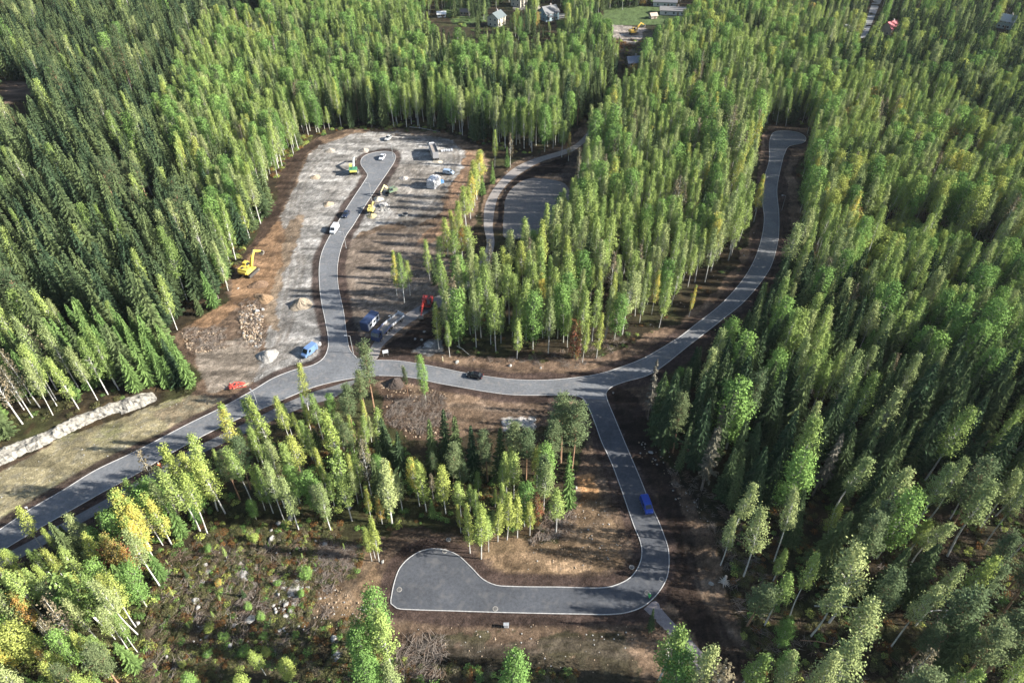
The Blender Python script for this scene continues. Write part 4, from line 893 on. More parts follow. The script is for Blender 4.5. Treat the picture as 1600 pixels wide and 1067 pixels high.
for outl, n, seed, s0, s1, pool in (("240,900 330,840 450,815 570,850 560,900 500,930 470,1000 400,1060 240,1060", 260, 21, .07, .34, [0, 1, 2, 3]), ("420,900 480,900 480,980 430,990", 110, 22, .12, .6, [0, 1, 2, 3]),
 ("284,520 345,515 352,545 310,552 292,545", 420, 23, .15, .5, [4, 5, 6]), ("378,478 400,475 412,500 405,545 385,540 372,500", 420, 24, .18, .55, [4, 5, 6, 4, 0]), ("950,690 1050,690 1110,820 1060,790 1030,730", 130, 25, .1, .35, [0, 1, 4, 5]),
 ("640,352 760,240 700,440 600,470", 60, 26, .12, .3, [0, 1, 4]), ("545,205 740,230 700,330 430,420 470,260", 120, 27, .12, .35, [0, 1, 4]), ("880,560 1060,500 1160,420 1180,360 1150,400 1000,520", 90, 28, .12, .4, [0, 1, 4]),
 ("490,880 600,970 560,1000 470,960", 160, 29, .08, .3, [4, 5, 0]), ("0,735 246,630 350,620 150,730 0,800", 130, 30, .08, .22, [0, 1, 2]), ("900,780 940,770 975,860 900,900 800,900", 160, 31, .07, .25, [4, 5, 0]),
 ("640,975 990,975 990,1060 640,1060", 130, 32, .07, .25, [4, 5, 0]), ("590,598 700,600 700,690 620,680", 260, 33, .1, .4, [4, 5, 6, 4]), ("785,655 838,655 838,668 785,668", 60, 34, .2, .5, [0, 1, 2]),
 ("360,605 460,566 500,548 470,575 380,606", 240, 35, .1, .3, [0, 1, 2, 3]), ("850,245 760,232 700,330 760,350", 50, 36, .15, .4, [0, 4]), ("592,320 606,316 612,328 596,332", 40, 37, .3, .7, [0, 1])):
    for x, y in region_points(outl, n, seed):
        s = random.uniform(s0, s1) ** 1.0 * random.choice((.6, .8, 1)); rows.append((random.choice(pool), x, y, float(gz(x, y)) + s * .1, random.uniform(0, 6.28), s, s))
scatter("rubble", sm, rows, "scattered stones and broken rock")
def twig(seed):
    rd = random.Random(seed); T = MB()
    for k in range(9):
        a = rd.uniform(0, 6.28); c = Vector((rd.uniform(-.6, .6), rd.uniform(-.6, .6), rd.uniform(.05, .35))); d = Vector((math.cos(a), math.sin(a), rd.uniform(-.25, .35))) * rd.uniform(.4, 1.1)
        T.tube([c - d, c + Vector((0, 0, .05)), c + d], [.035, .03, .01], 3, False)
    return mesh_np("brush", T.V, T.F, [M("brushwood_bark", (.13, .088, .06), .9) if seed % 2 else M("brushwood_grey", (.18, .15, .125), .9)])
tw = [twig(i) for i in range(4)]; rows = []
for outl, n, seed in (("620,625 690,615 705,650 660,680 600,660", 420, 41), ("284,515 350,510 355,545 300,552", 230, 42), ("505,845 560,850 560,880 510,930 490,900", 220, 43), ("700,560 900,575 990,540 960,525 830,558", 200, 44), ("620,1000 700,990 690,1060 600,1060", 130, 45),
 ("860,790 900,790 895,830 830,850", 130, 46), ("1040,735 1130,870 1170,1060 1260,1067 1160,820 1080,735", 160, 47), ("1200,820 1600,800 1700,1100 1200,1100", 160, 48), ("230,900 300,850 560,840 500,1000 230,1060", 380, 49), ("370,470 410,465 412,550 375,545", 120, 50), ("1470,412 1530,425 1500,452", 60, 51), ("1320,380 1400,395 1390,425 1330,415", 90, 52), ("500,205 760,228 850,250 760,215 600,190", 110, 53)):
    for x, y in region_points(outl, n, seed): s = random.uniform(.5, 1.3); rows.append((random.randrange(4), x, y, float(gz(x, y)) - .02, random.uniform(0, 6.28), s, s))
scatter("brushwood", tw, rows, "loose brushwood and felled branches on the cleared ground")
# ---------------------------------------------------------------- vehicles
GLASS = M("dark_glass", (.02, .025, .03), .12, 0, .1); TYRE = M("tyre_rubber", (.02, .02, .02), .85); RIM = M("wheel_rim", (.35, .35, .36), .35, .7)
def loft(stations, half=None):
    """stations: (x, z_low, z_belt, z_top, w_low, w_belt, w_top)"""
    V = []; F = []; n = 8
    for x, zl, zb, zt, wl, wb, wt in stations:
        V += [(x, -wl, zl), (x, -wb, (zl + zb) / 2), (x, -wb * .985, zb), (x, -wt, zt), (x, wt, zt), (x, wb * .985, zb), (x, wb, (zl + zb) / 2), (x, wl, zl)]
    for i in range(len(stations) - 1):
        for k in range(n): F.append((i * n + k, i * n + (k + 1) % n, (i + 1) * n + (k + 1) % n, (i + 1) * n + k))
    F += [tuple(range(n)), tuple((len(stations) - 1) * n + k for k in reversed(range(n)))]
    return V, F
def wheels(root, pos, r=.34, w=.22):
    for x, y in pos:
        wh = MB().cyl((x, y, r), r, w, 16, 'y').build("wheel", TYRE, root)
        MB().cyl((x, y + math.copysign(w / 2 + .005, y), r), r * .58, .03, 12, 'y').build("rim", RIM, wh)
def quad(root, name, pts4, mat, off=.012):
    a, b, c, d = [Vector(p) for p in pts4]; n = (b - a).cross(d - a).normalized() * off
    m = MB(); m.add([a + n, b + n, c + n, d + n, a - n, b - n, c - n, d - n], [(0, 1, 2, 3), (7, 6, 5, 4), (0, 4, 5, 1), (1, 5, 6, 2), (2, 6, 7, 3), (3, 7, 4, 0)]); return m.build(name, mat, root)
def car(name, label, u, v, rz, colr, L=4.5, W=1.8, Hh=1.5, kind='car', group=None, cat='car', metal=.3):
    t = thing(name, label, cat, u, v, rz, group); t.location.z += .04
    p = M("paint_%d_%d_%d" % tuple(int(c * 100) for c in colr), colr, .3, metal, .05); w = W / 2; h = L / 2
    if kind == 'van':
        S = [(-h, .35, 1.05, Hh * .93, w * .9, w * .97, w * .84), (-h + .12, .3, 1.1, Hh, w * .95, w, w * .88), (h - 1.75, .3, 1.1, Hh, w * .95, w, w * .88), (h - 1.35, .3, 1.1, Hh * .96, w * .95, w, w * .84), (h - .65, .3, 1.08, 1.18, w * .95, w, w * .82), (h - .1, .3, .8, .92, w * .92, w * .96, w * .8), (h, .35, .6, .7, w * .85, w * .9, w * .75)]
        win = [((h - 1.33, Hh * .955), (h - .68, 1.19))]; sx = (-h + .5, h - 1.25)
    else:
        S = [(-h, .35, .75, .92, w * .85, w * .93, w * .8), (-h + .15, .28, .85, .98, w * .93, w, w * .86), (-h + .45, .28, .9, 1.05, w * .95, w, w * .84), (-h + .95, .28, .92, Hh * .97, w * .95, w, w * .74), (.25, .28, .92, Hh, w * .95, w, w * .72), (1.05, .28, .9, 1.0, w * .95, w, w * .82), (h - .25, .28, .75, .84, w * .93, w * .97, w * .8), (h, .35, .6, .68, w * .82, w * .88, w * .7)]
        win = [((.27, Hh * .99), (1.02, 1.01)), ((-h + .93, Hh * .965), (-h + .47, 1.06))]; sx = (-h + .8, .75)
    m = MB(); m.add(*loft(S)); b = m.build("body", p, t)
    for (xa, za), (xb, zb) in win:
        wa, wb = w * .68, w * .76
        quad(t, "windscreen" if xb > 0 else "rear_window", [(xa, -wa, za), (xb, -wb, zb + .03), (xb, wb, zb + .03), (xa, wa, za)], GLASS, .02)
    for s in (-1, 1):
        za, zb = (.98, Hh * .92) if kind != 'van' else (1.15, Hh * .86)
        wt = w * (.76 if kind != 'van' else .91)
        quad(t, "side_window", [(sx[0] if kind != 'van' else h - 2.2, s * w * .965, za), (sx[1], s * w * .965, za), (sx[1] - .35, s * wt, zb), (sx[0] + .15 if kind != 'van' else h - 2.2, s * wt, zb)], GLASS, .022)
        o = MB().box((h - .06, s * w * .62, .68), (.1, .32, .16), bev=.03).build("headlight", M("lamp_glass", (.8, .8, .78), .2), t)
        MB().box((-h + .03, s * w * .78, .8), (.08, .16, .25), bev=.02).build("tail_light", M("tail_lamp", (.45, .02, .02), .3), t)
        MB().box((sx[1] - .1, s * (w + .1), 1.02), (.12, .2, .14), bev=.03).build("mirror", M("black_plastic", (.03, .03, .03), .6), t)
    if kind == 'van': quad(t, "rear_window", [(-h + .05, -w * .7, Hh * .88), (-h - .005, -w * .75, 1.2), (-h - .005, w * .75, 1.2), (-h + .05, w * .7, Hh * .88)], GLASS, .02)
    wheels(t, [(sx_, s * (w - .1)) for sx_ in (-L * .3, L * .31) for s in (-1, 1)])
    return t
car("parked_van", "bright blue van standing on the southern road beside the black verge", 1009.5, 792, heading((1005, 774), (1017, 804)), (.012, .05, .30), 4.2, 1.85, 1.85, 'van', cat="van")
car("black_car", "black estate car driving on the road below the dense birch wood", 742, 589, heading((752, 591), (733, 587)), (.012, .013, .018), 4.1, 1.75, 1.45)
car("parked_van", "light blue box van on the gravel beside the junction's brown verge", 484, 552, heading((494, 545), (475, 560)), (.16, .26, .45), 4.7, 1.95, 2.25, 'van', cat="van")
car("parked_van", "white van parked half on the verge of the site road", 523, 361, heading((529, 352), (517, 370)), (.62,.63,.64), 4.9, 1.95, 2.0, 'van', cat="van")
car("dark_car", "dark blue car in the shade on the site road, behind the white van", 541, 337, heading((545, 330), (536, 344)), (.02, .03, .06), 4.4, 1.8, 1.5)
car("white_car", "white car standing in the turning loop of the gravel site", 597.5, 248, heading((603, 240), (592, 256)), (.58,.6,.64), 4.5, 1.85, 1.5)
car("white_car", "white car with open tailgate at the site's far edge", 607, 218, heading((612, 213), (602, 222)), (.55,.55,.53), 4.4, 1.8, 1.6)
car("grey_car", "small grey-blue van by the site's eastern soil bank", 701, 272, heading((694, 271), (708, 273)), (.33, .42, .52), 4.2, 1.8, 1.75, 'van', cat="van")
def tracks(t, L, W, h=.75, w=.55):
    for s in (-1, 1):
        m = MB(); prof = []
        for k in range(16):
            a = 6.283 * k / 16; prof.append((math.copysign(L / 2 - h / 2, math.cos(a)) + math.cos(a) * h / 2, h / 2 + math.sin(a) * h / 2))
        y = s * (W / 2 - w / 2); m.prism(prof, y - w / 2, y + w / 2)
        for k in range(14):
            x = -L / 2 + .3 + k * (L - .6) / 13; m.box((x, y, h + .02), (.1, w * 1.02, .05)); 
        tr = m.build("track", M("track_steel", (.05, .045, .04), .8), t)
        MB().cyl((L / 2 - h / 2, y + s * (w / 2 + .01), h / 2), h * .32, .06, 12, 'y').build("sprocket", M("dirty_steel", (.15, .13, .11), .6), tr)
def boxbeam(m, a, b, w0, h0, w1, h1):
    a, b = Vector(a), Vector(b); d = (b - a).normalized(); up = d.cross(Vector((0, 1, 0))).normalized(); 
    if up.z < 0: up = -up
    y = Vector((0, 1, 0)); V = []
    for p, w_, h_ in ((a, w0, h0), (b, w1, h1)): V += [p + y * w_ / 2 + up * h_ / 2, p - y * w_ / 2 + up * h_ / 2, p - y * w_ / 2 - up * h_ / 2, p + y * w_ / 2 - up * h_ / 2]
    m.add(V, [(0, 1, 2, 3), (7, 6, 5, 4), (0, 4, 5, 1), (1, 5, 6, 2), (2, 6, 7, 3), (3, 7, 4, 0)])
def excavator(label, u, v, rz, colr, col2=None, s=1.0, house_turn=0.0, boom=((1.2, 1.6), (3.4, 5.0), (5.4, 3.9), (6.8, 1.2)), wheeled=False, name="excavator", arm=None):
    t = thing(name, label, "excavator", u, v, rz); t.scale = (s,) * 3
    p = M("machine_paint_%d_%d_%d" % tuple(int(c * 100) for c in colr), colr, .45, 0, .1); p2 = p if col2 is None else M("machine_paint_%d_%d_%d" % tuple(int(c * 100) for c in col2), col2, .45, 0, .1)
    pa = p if arm is None else M("machine_paint_%d_%d_%d" % tuple(int(c * 100) for c in arm), arm, .45, 0, .1)
    dk = M("machine_black", (.03, .03, .03), .6)
    if wheeled:
        MB().box((0, 0, .75), (3.4, 1.5, .5), bev=.08).build("chassis", dk, t); wheels(t, [(x, y) for x in (-1.3, 1.3) for y in (-1.05, 1.05)], .52, .45)
    else:
        tracks(t, 3.9, 2.8); MB().box((0, 0, .62), (2.2, 1.7, .5), bev=.05).build("undercarriage", dk, t)
    MB().cyl((0, 0, 1.02), .65, .22, 18).build("slew_ring", dk, t)
    hs = MB().box((-.55, 0, 1.25), (3.4, 2.5, .3), bev=.06); hs.build("platform", p, t)
    eng = MB(); eng.prism([(-2.35, 1.4), (-2.45, 2.0), (-2.25, 2.35), (-.5, 2.4), (-.5, 1.4)], -1.25, 1.25); e = eng.build("engine_cover", p, t)
    MB().box((-1.6, .4, 2.44), (.7, .5, .1)).build("vent", dk, e); MB().cyl((-1.2, -.7, 2.6), .07, .45, 8).build("exhaust", dk, e)
    MB().box((-2.5, 0, 1.65), (.35, 2.3, .7), bev=.12).build("counterweight", p2, t)
    cab = MB(); cab.prism([(-.42, 1.4), (-.42, 2.95), (.75, 3.0), (1.15, 2.2), (1.15, 1.4)], .28, 1.22); cb = cab.build("cab", p2, t)
    quad(cb, "window", [(1.17, .34, 2.15), (1.17, 1.16, 2.15), (.80, 1.16, 2.93), (.80, .34, 2.93)], GLASS, .02); quad(cb, "window", [(-.3, 1.235, 1.9), (1.0, 1.235, 1.9), (.72, 1.235, 2.85), (-.3, 1.235, 2.85)], GLASS, .012); quad(cb, "window", [(-.3, .265, 2.0), (1.0, .265, 2.0), (.72, .265, 2.85), (-.3, .265, 2.85)], GLASS, .012)
    P = [(x, -.15, z) for x, z in boom]; m = MB(); mid = ((P[0][0] + P[1][0]) / 2 - .15, -.15, (P[0][2] + P[1][2]) / 2 + .35)
    boxbeam(m, P[0], mid, .42, .5, .42, .75); boxbeam(m, mid, P[1], .418, .75, .36, .42); m.build("boom", pa, t)
    m = MB(); boxbeam(m, (P[1][0] - .35, -.15, P[1][2] + .15), P[2], .30, .5, .26, .32); st = m.build("stick", pa, t)
    MB().tube([(P[0][0] + .3, .12, P[0][2] - .1), (mid[0] + .2, .12, mid[2] - .25)], .07, 8).build("cylinder", M("chrome_rod", (.5, .5, .5), .25, .8), t)
    MB().tube([(mid[0] + .2, -.15, mid[2] + .55), (P[1][0] - .1, -.15, P[1][2] + .42)], .07, 8).build("cylinder", M("chrome_rod", (.5, .5, .5), .25, .8), t)
    x, z = boom[2]; m = MB(); m.prism([(x - .1, z + .1), (x + .35, z + .05), (x + .55, z - .5), (x + .15, z - .95), (x - .45, z - .85), (x - .25, z - .6), (x, z - .55), (x + .15, z - .35)], -.75, .45); m.build("bucket", M("bucket_steel", (.22, .19, .16), .5, .4), t)
    return t
YEL = (.52, .39, .07)
excavator("yellow tracked excavator digging in the brown soil at the forest's edge", 391, 427, heading((391, 427), (422, 400)), YEL, s=1.3, boom=((.9, 1.6), (3.0, 4.6), (5.2, 3.2), (0, 0)))
excavator("green and yellow wheeled excavator left of the turning loop, long pale boom stretched out", 553, 270, heading((553, 275), (555, 252)), (.05, .20, .10), (.70, .62, .14), s=1.15, wheeled=True, boom=((.9, 1.6), (5.0, 2.9), (8.2, 1.6), (0, 0)), arm=(.55, .62, .62))
excavator("pale yellow excavator with raised angled arm right of the site road", 611, 303, heading((611, 303), (596, 308)), (.16, .19, .12), (.10, .16, .11), s=.95, boom=((.9, 1.6), (2.6, 4.4), (4.2, 2.0), (0, 0)), arm=(.66, .60, .30))
excavator("small yellow excavator lowest of those beside the site road", 581, 331, heading((580, 334), (588, 318)), (.62, .52, .16), s=.8, boom=((.9, 1.6), (3.0, 3.4), (4.4, 2.2), (0, 0)))
excavator("distant yellow excavator on the bare earth yard before the lawns", 990, 54, heading((985, 54), (1000, 52)), (.62, .40, .08), (.62, .40, .08), s=1.2)
excavator("orange-red drilling machine with lowered boom at the dense wood's corner", 667, 481, heading((667, 480), (658, 503)), (.42, .04, .03), (.10, .03, .03), s=1.15, boom=((.9, 1.8), (2.2, 3.6), (5.0, 1.3), (0, 0)), arm=(.62, .07, .05), name="drilling_rig")
m_r = M("red_steel", (.55, .05, .04), .5)
t = thing("drill_mast", "upright red drill mast beside the red drilling machine", "drill mast", 672, 482, .3); 
MB().box((0, 0, 1.9), (.3, .3, 3.8), bev=.03).build("mast", m_r, t); MB().box((0, 0, .15), (1.2, .9, .3), bev=.05).build("foot", M("machine_black", (.03, .03, .03), .6), t); MB().box((.2, 0, 2.9), (.5, .4, .6), bev=.05).build("motor", m_r, t)
def truck(name, label, u, v, rz, cabc, bodyc, L=9.5, tip=0.0, flat=False, bodyh=1.3, cat="truck", panels=None):
    t = thing(name, label, cat, u, v, rz); t.location.z += .04; dk = M("machine_black", (.03, .03, .03), .6); h = L / 2
    pc = M("truck_cab_%d_%d" % (int(cabc[0] * 100), int(cabc[2] * 100)), cabc, .35, .1, .05); pb = M("truck_body_%d_%d" % (int(bodyc[0] * 100), int(bodyc[2] * 100)), bodyc, .5, .1, .15)
    MB().box((-.3, 0, .85), (L - .8, .9, .3)).build("chassis", dk, t)
    m = MB(); m.prism([(h - 2.0, .6), (h - 2.0, 3.05), (h - .55, 3.1), (h - .05, 2.1), (h, .6)], -1.22, 1.22); cb = m.build("cab", pc, t)
    quad(cb, "windscreen", [(h + .0, -1.1, 2.05), (h + .0, 1.1, 2.05), (h - .5, 1.05, 2.98), (h - .5, -1.05, 2.98)], GLASS, .03)
    for s in (-1, 1):
        quad(cb, "side_window", [(h - 1.5, s * 1.235, 2.0), (h - .35, s * 1.235, 2.0), (h - .65, s * 1.235, 2.85), (h - 1.5, s * 1.235, 2.85)], GLASS, .012); MB().box((h - .1, s * 1.42, 2.4), (.12, .22, .5), bev=.03).build("mirror", dk, t)
    MB().box((h - 1.1, 0, 3.22), (1.5, 2.0, .22), bev=.08).build("roof_fairing", pc, t)
    if flat:
        MB().box((-1.3, 0, 1.12), (L - 3, 2.45, .16)).build("deck", M("deck_planks", (.24, .21, .18), .8), t)
        for s in (-1, 1): MB().box((-1.3, s * 1.22, 1.5), (L - 3, .06, .6)).build("side_board", pb, t)
    else:
        l = L - 2.6; m = MB(); x0 = -h + .2; x1 = x0 + l
        for c, d in (((x0 + l / 2, 0, 1.15), (l, 2.3, .12)), ((x0 + l / 2, 1.19, 1.15 + bodyh / 2), (l, .08, bodyh)), ((x0 + l / 2, -1.19, 1.15 + bodyh / 2), (l, .08, bodyh)), ((x1, 0, 1.2 + bodyh / 2), (.09, 2.44, bodyh * 1.1)), ((x0, 0, 1.15 + bodyh / 2), (.07, 2.28, bodyh * .95))): m.box(c, d)
        for k in range(7): m.box((x0 + .4 + k * (l - .8) / 6, 1.25, 1.15 + bodyh / 2), (.09, .05, bodyh * .96)); m.box((x0 + .4 + k * (l - .8) / 6, -1.25, 1.15 + bodyh / 2), (.09, .05, bodyh * .96))
        b = m.build("tipper_body", pb, t)
        MB().box((x0 + l / 2, 0, 1.2 + bodyh * .42), (l - .2, 2.25, bodyh * .7), bev=.25).build("load", M("truck_load", (.25, .22, .19), .95, 0, .3, 3, .4), t)
    wheels(t, [(x, y) for x in (h - 1.2, -h + 1.0, -h + 2.3) for y in (-1.05, 1.05)], .5, .35); return t
truck("tipper_truck", "long truck with white cab and high grey body on the site's gravel", 678, 243, heading((684, 256), (672, 226)), (.85, .85, .84), (.30, .30, .31), 11.0, bodyh=2.6)
truck("crane_truck", "dark blue and white truck on the shaded access path", 597, 524, heading((606, 515), (590, 533)), (.03, .05, .12), (.10, .12, .22), 7.0, flat=True)
t = thing("flat_trailer", "long white-sided flat trailer behind the dark blue truck", "trailer", 615, 507, heading((606, 514), (624, 500)))
MB().box((0, 0, 1.0), (7.0, 2.4, .2), bev=.03).build("deck", M("deck_planks", (.24, .21, .18), .8), t)
for s in (-1, 1):
    m = MB()
    for k in range(5): m.box((-2.8 + k * 1.4, s * 1.2, 1.45), (1.25, .07, .65))
    m.build("side_board", M("white_board", (.5,.52,.55), .5), t)
MB().box((3.45, 0, 1.6), (.12, 2.4, 1.1)).build("end_board", M("white_board", (.5,.52,.55), .5), t); wheels(t, [(x, y) for x in (-2.4, -1.3, 2.2) for y in (-1.0, 1.0)], .45, .3)
# site cabin, tarpaulined stack, tanks and heaps
t = thing("site_cabin", "dark blue site container with white side by the access path", "container", 579, 508, heading((573, 514), (586, 500)))
dkb = M("container_blue", (.035, .055, .12), .5, .2, .1, 3); m = MB(); m.box((0, 0, 1.45), (6.0, 2.5, 2.6))
for k in range(24): m.box((-2.85 + k * .248, 1.27, 1.45), (.11, .06, 2.4)); m.box((-2.85 + k * .248, -1.27, 1.45), (.11, .06, 2.4))
m.build("body", dkb, t); MB().box((0, 0, 2.8), (6.1, 2.6, .12), bev=.03).build("roof", dkb, t)
MB().box((0, -1.34, 1.5), (5.4, .05, 2.0)).build("side_panel", M("white_board", (.5,.52,.55), .5), t)
for x in (-1.6, .2, 1.9): MB().box((x, -1.38, 1.7), (.9, .04, .8), bev=.01).build("window", GLASS, t)
MB().box((3.03, 0, 1.35), (.06, 1.0, 2.1)).build("door", M("steel_door", (.25, .27, .3), .5), t)
MB().box((0, 0, .08), (5.6, 2.2, .2)).build("skid", M("machine_black", (.03, .03, .03), .6), t)
def wrinkled(name, dims, seed, mat, parent, z0=0):
    bm = bmesh.new(); bmesh.ops.create_cube(bm, size=1); bmesh.ops.subdivide_edges(bm, edges=bm.edges[:], cuts=9, use_grid_fill=True); rd = random.Random(seed)
    for v in bm.verts:
        c = v.co.copy(); v.co = Vector((c.x * dims[0], c.y * dims[1], (c.z + .5) * dims[2] + z0))
        if c.z > -.45: v.co += Vector((rd.gauss(0, .09), rd.gauss(0, .09), rd.gauss(0, .10) - (abs(c.x) ** 3 + abs(c.y) ** 3) * dims[2] * .9 * (c.z > .4)))
    m = MB(); bm.verts.index_update(); m.add([v.co for v in bm.verts], [[v.index for v in f.verts] for f in bm.faces]); bm.free(); return m.build(name, mat, parent)
t = thing("covered_stack", "tall stack of building parts under crumpled white tarpaulin on the site", "stack", 678, 291, heading((671, 297), (684, 284)))
MB().box((0, 0, 1.4), (4.6, 2.6, 2.8), bev=.05).build("packs", M("pack_grey", (.22, .23, .25), .7), t); wrinkled("tarpaulin", (5.0, 3.2, 3.7), 4, M("white_tarpaulin", (.48,.49,.51), .5, 0, .25, 1.5), t, .12); MB().box((0, 0, .06), (4.8, 2.8, .14)).build("pallet", M("pallet_wood", (.35, .26, .17), .9), t)
t = thing("covered_stack", "small blue-wrapped stack beside the tall tarpaulined one", "stack", 689, 286, .5)
MB().box((0, 0, .5), (1.6, 1.2, .9), bev=.05).build("packs", M("pack_grey", (.22, .23, .25), .7), t); wrinkled("wrap", (1.8, 1.4, 1.1), 9, M("blue_wrap", (.12, .28, .55), .5), t, .05)
t = thing("plank_stack", "low row of white packs lying right of the grey-bodied truck", "packs", 698, 236, .15)
for k in range(5): MB().box((-2.0 + k * 1.0, random.uniform(-.2, .2), .3), (.7, 1.3, .55), rz=random.uniform(-.2, .2), bev=.05).build("pack", M("white_board", (.5,.52,.55), .5), t)
t = thing("bag_heap", "heap of white sacks between the excavators beside the site road", "sacks", 599, 322, 0)
for k in range(6): wrinkled("sack", (.9, .9, .8), 20 + k, M("white_sack", (.48,.47,.46), .7), t, .0).location = (math.cos(k * 1.05) * .9, math.sin(k * 1.05) * .8, 0 if k < 5 else .55)
t = thing("red_pipe_heap", "tumbled heap of red steel frames beside the main road", "steel frames", 370, 605, .3); rd = random.Random(3)
for k in range(18):
    a = rd.uniform(0, 3.14); c = Vector((rd.uniform(-1.6, 1.6), rd.uniform(-.8, .8), rd.uniform(.2, .95))); d = Vector((math.cos(a), math.sin(a) * .8, rd.uniform(-.18, .3))) * rd.uniform(.6, 1.2)
    MB().tube([c - d, c + d], rd.uniform(.07, .15), 6).build("beam", M("red_frame_paint", (.60, .085, .06), .5, 0, .3), t)
MB().tube([(1.6, -.3, .3), (3.0, .3, .35)], .09, 6).build("beam", M("raw_timber", (.55, .42, .25), .8), t)['label'] = "pale timber beam"
t = thing("sack_row", "white sacks at the tail of the light blue van", "sacks", 493, 542, 0)
for k in range(3): wrinkled("sack", (.9, .9, .8), 30 + k, M("white_sack", (.48,.47,.46), .7), t).location = (k * .8 - .8, .35 * k, 0)
t = thing("concrete_ring", "dark concrete well ring lying on the building field", "well ring", 633, 337, 0); m = MB()
for r0, r1 in ((1.1, .9),):
    n = 24; V = []; 
    for k in range(n):
        a = 6.283 * k / n; V += [(math.cos(a) * r0, math.sin(a) * r0, 0), (math.cos(a) * r0, math.sin(a) * r0, .7), (math.cos(a) * r1, math.sin(a) * r1, .7), (math.cos(a) * r1, math.sin(a) * r1, 0)]
    m.add(V, [tuple(((k + (j in (1, 2))) % n) * 4 + (i if j in (0, 1) else (i + 1) % 4) for j in range(4)) for k in range(n) for i in range(4)])
m.build("ring", M("old_concrete", (.16, .16, .155), .9), t)
def heap(label, u, v, r, h, colr, seed, name="gravel_heap", ry=1.0):
    rd = random.Random(seed); n = 26; V = [(0, 0, h)]; F = []; K = 7
    for j in range(1, K + 1):
        for k in range(n):
            a = 6.283 * k / n; q = j / K; rr = r * q * (1 + .12 * math.sin(a * 3 + seed) + rd.uniform(-.04, .04)); V.append((math.cos(a) * rr, math.sin(a) * rr * ry, h * (1 - q) ** 1.15 + rd.uniform(-.05, .05) * h * (q < 1) - (.1 if j == K else 0)))
    F += [(0, 1 + k, 1 + (k + 1) % n) for k in range(n)]
    for j in range(K - 1):
        for k in range(n): a = 1 + j * n; F.append((a + k, a + n + k, a + n + (k + 1) % n, a + (k + 1) % n))
    x, y = G(u, v); m_ = MB(); m_.add(V, F); mat = M("heap_%d_%d" % (int(colr[0] * 100), seed % 3), colr, .95, 0, .35, 3, .5); o = m_.build(name, mat); o.location = (x, y, 0); o.rotation_euler[2] = rd.uniform(0, 6)
    tag(o, label, "heap", "soil and gravel heaps on the site"); return o
heap("largest brown gravel heap beside the site road's verge", 471, 476, 3.4, 2.4, (.25, .205, .15), 1); heap("grey gravel heap near the light blue van", 418, 556, 3.0, 1.7, (.27, .255, .23), 2)
heap("small gravel heap at the far left of the site", 516, 236, 2.2, 1.1, (.30, .26, .21), 3); heap("small gravel heap above the turning loop", 569, 236, 2.2, 1.3, (.28, .24, .20), 4)
heap("low tan heap on the pale gravel, upper of two", 493, 277, 2.1, .9, (.33, .26, .18), 5); heap("low tan heap on the pale gravel, lower of two", 513, 319, 2.1, .9, (.33, .26, .18), 6)
heap("low heap right of the site road's widening", 631, 279, 1.9, .9, (.30, .27, .24), 7); heap("yellowish soil heap beside the small yellow excavator", 581, 338, 1.9, 1.1, (.36, .30, .16), 8)
heap("pale sand heap at the pale yellow excavator's bucket", 591, 312, 2.0, 1.2, (.42, .38, .30), 9); heap("dark soil mound behind the yellow digging excavator", 404, 445, 3.2, 1.3, (.16, .10, .06), 10, "soil_heap", .7)
heap("brown soil mound above the heap of rocks", 412, 466, 3.6, 1.2, (.24, .155, .085), 11, "soil_heap", .6); heap("small dark mound near the site's far corner", 662, 218, 1.4, .6, (.20, .18, .16), 12); heap("low sandy mound below the grey-bodied truck", 684, 254, 2.2, .5, (.40, .35, .27), 13)
heap("dark brown mound on the bank below the junction", 617, 600, 2.4, 1.9, (.05, .037, .03), 14, "soil_heap")
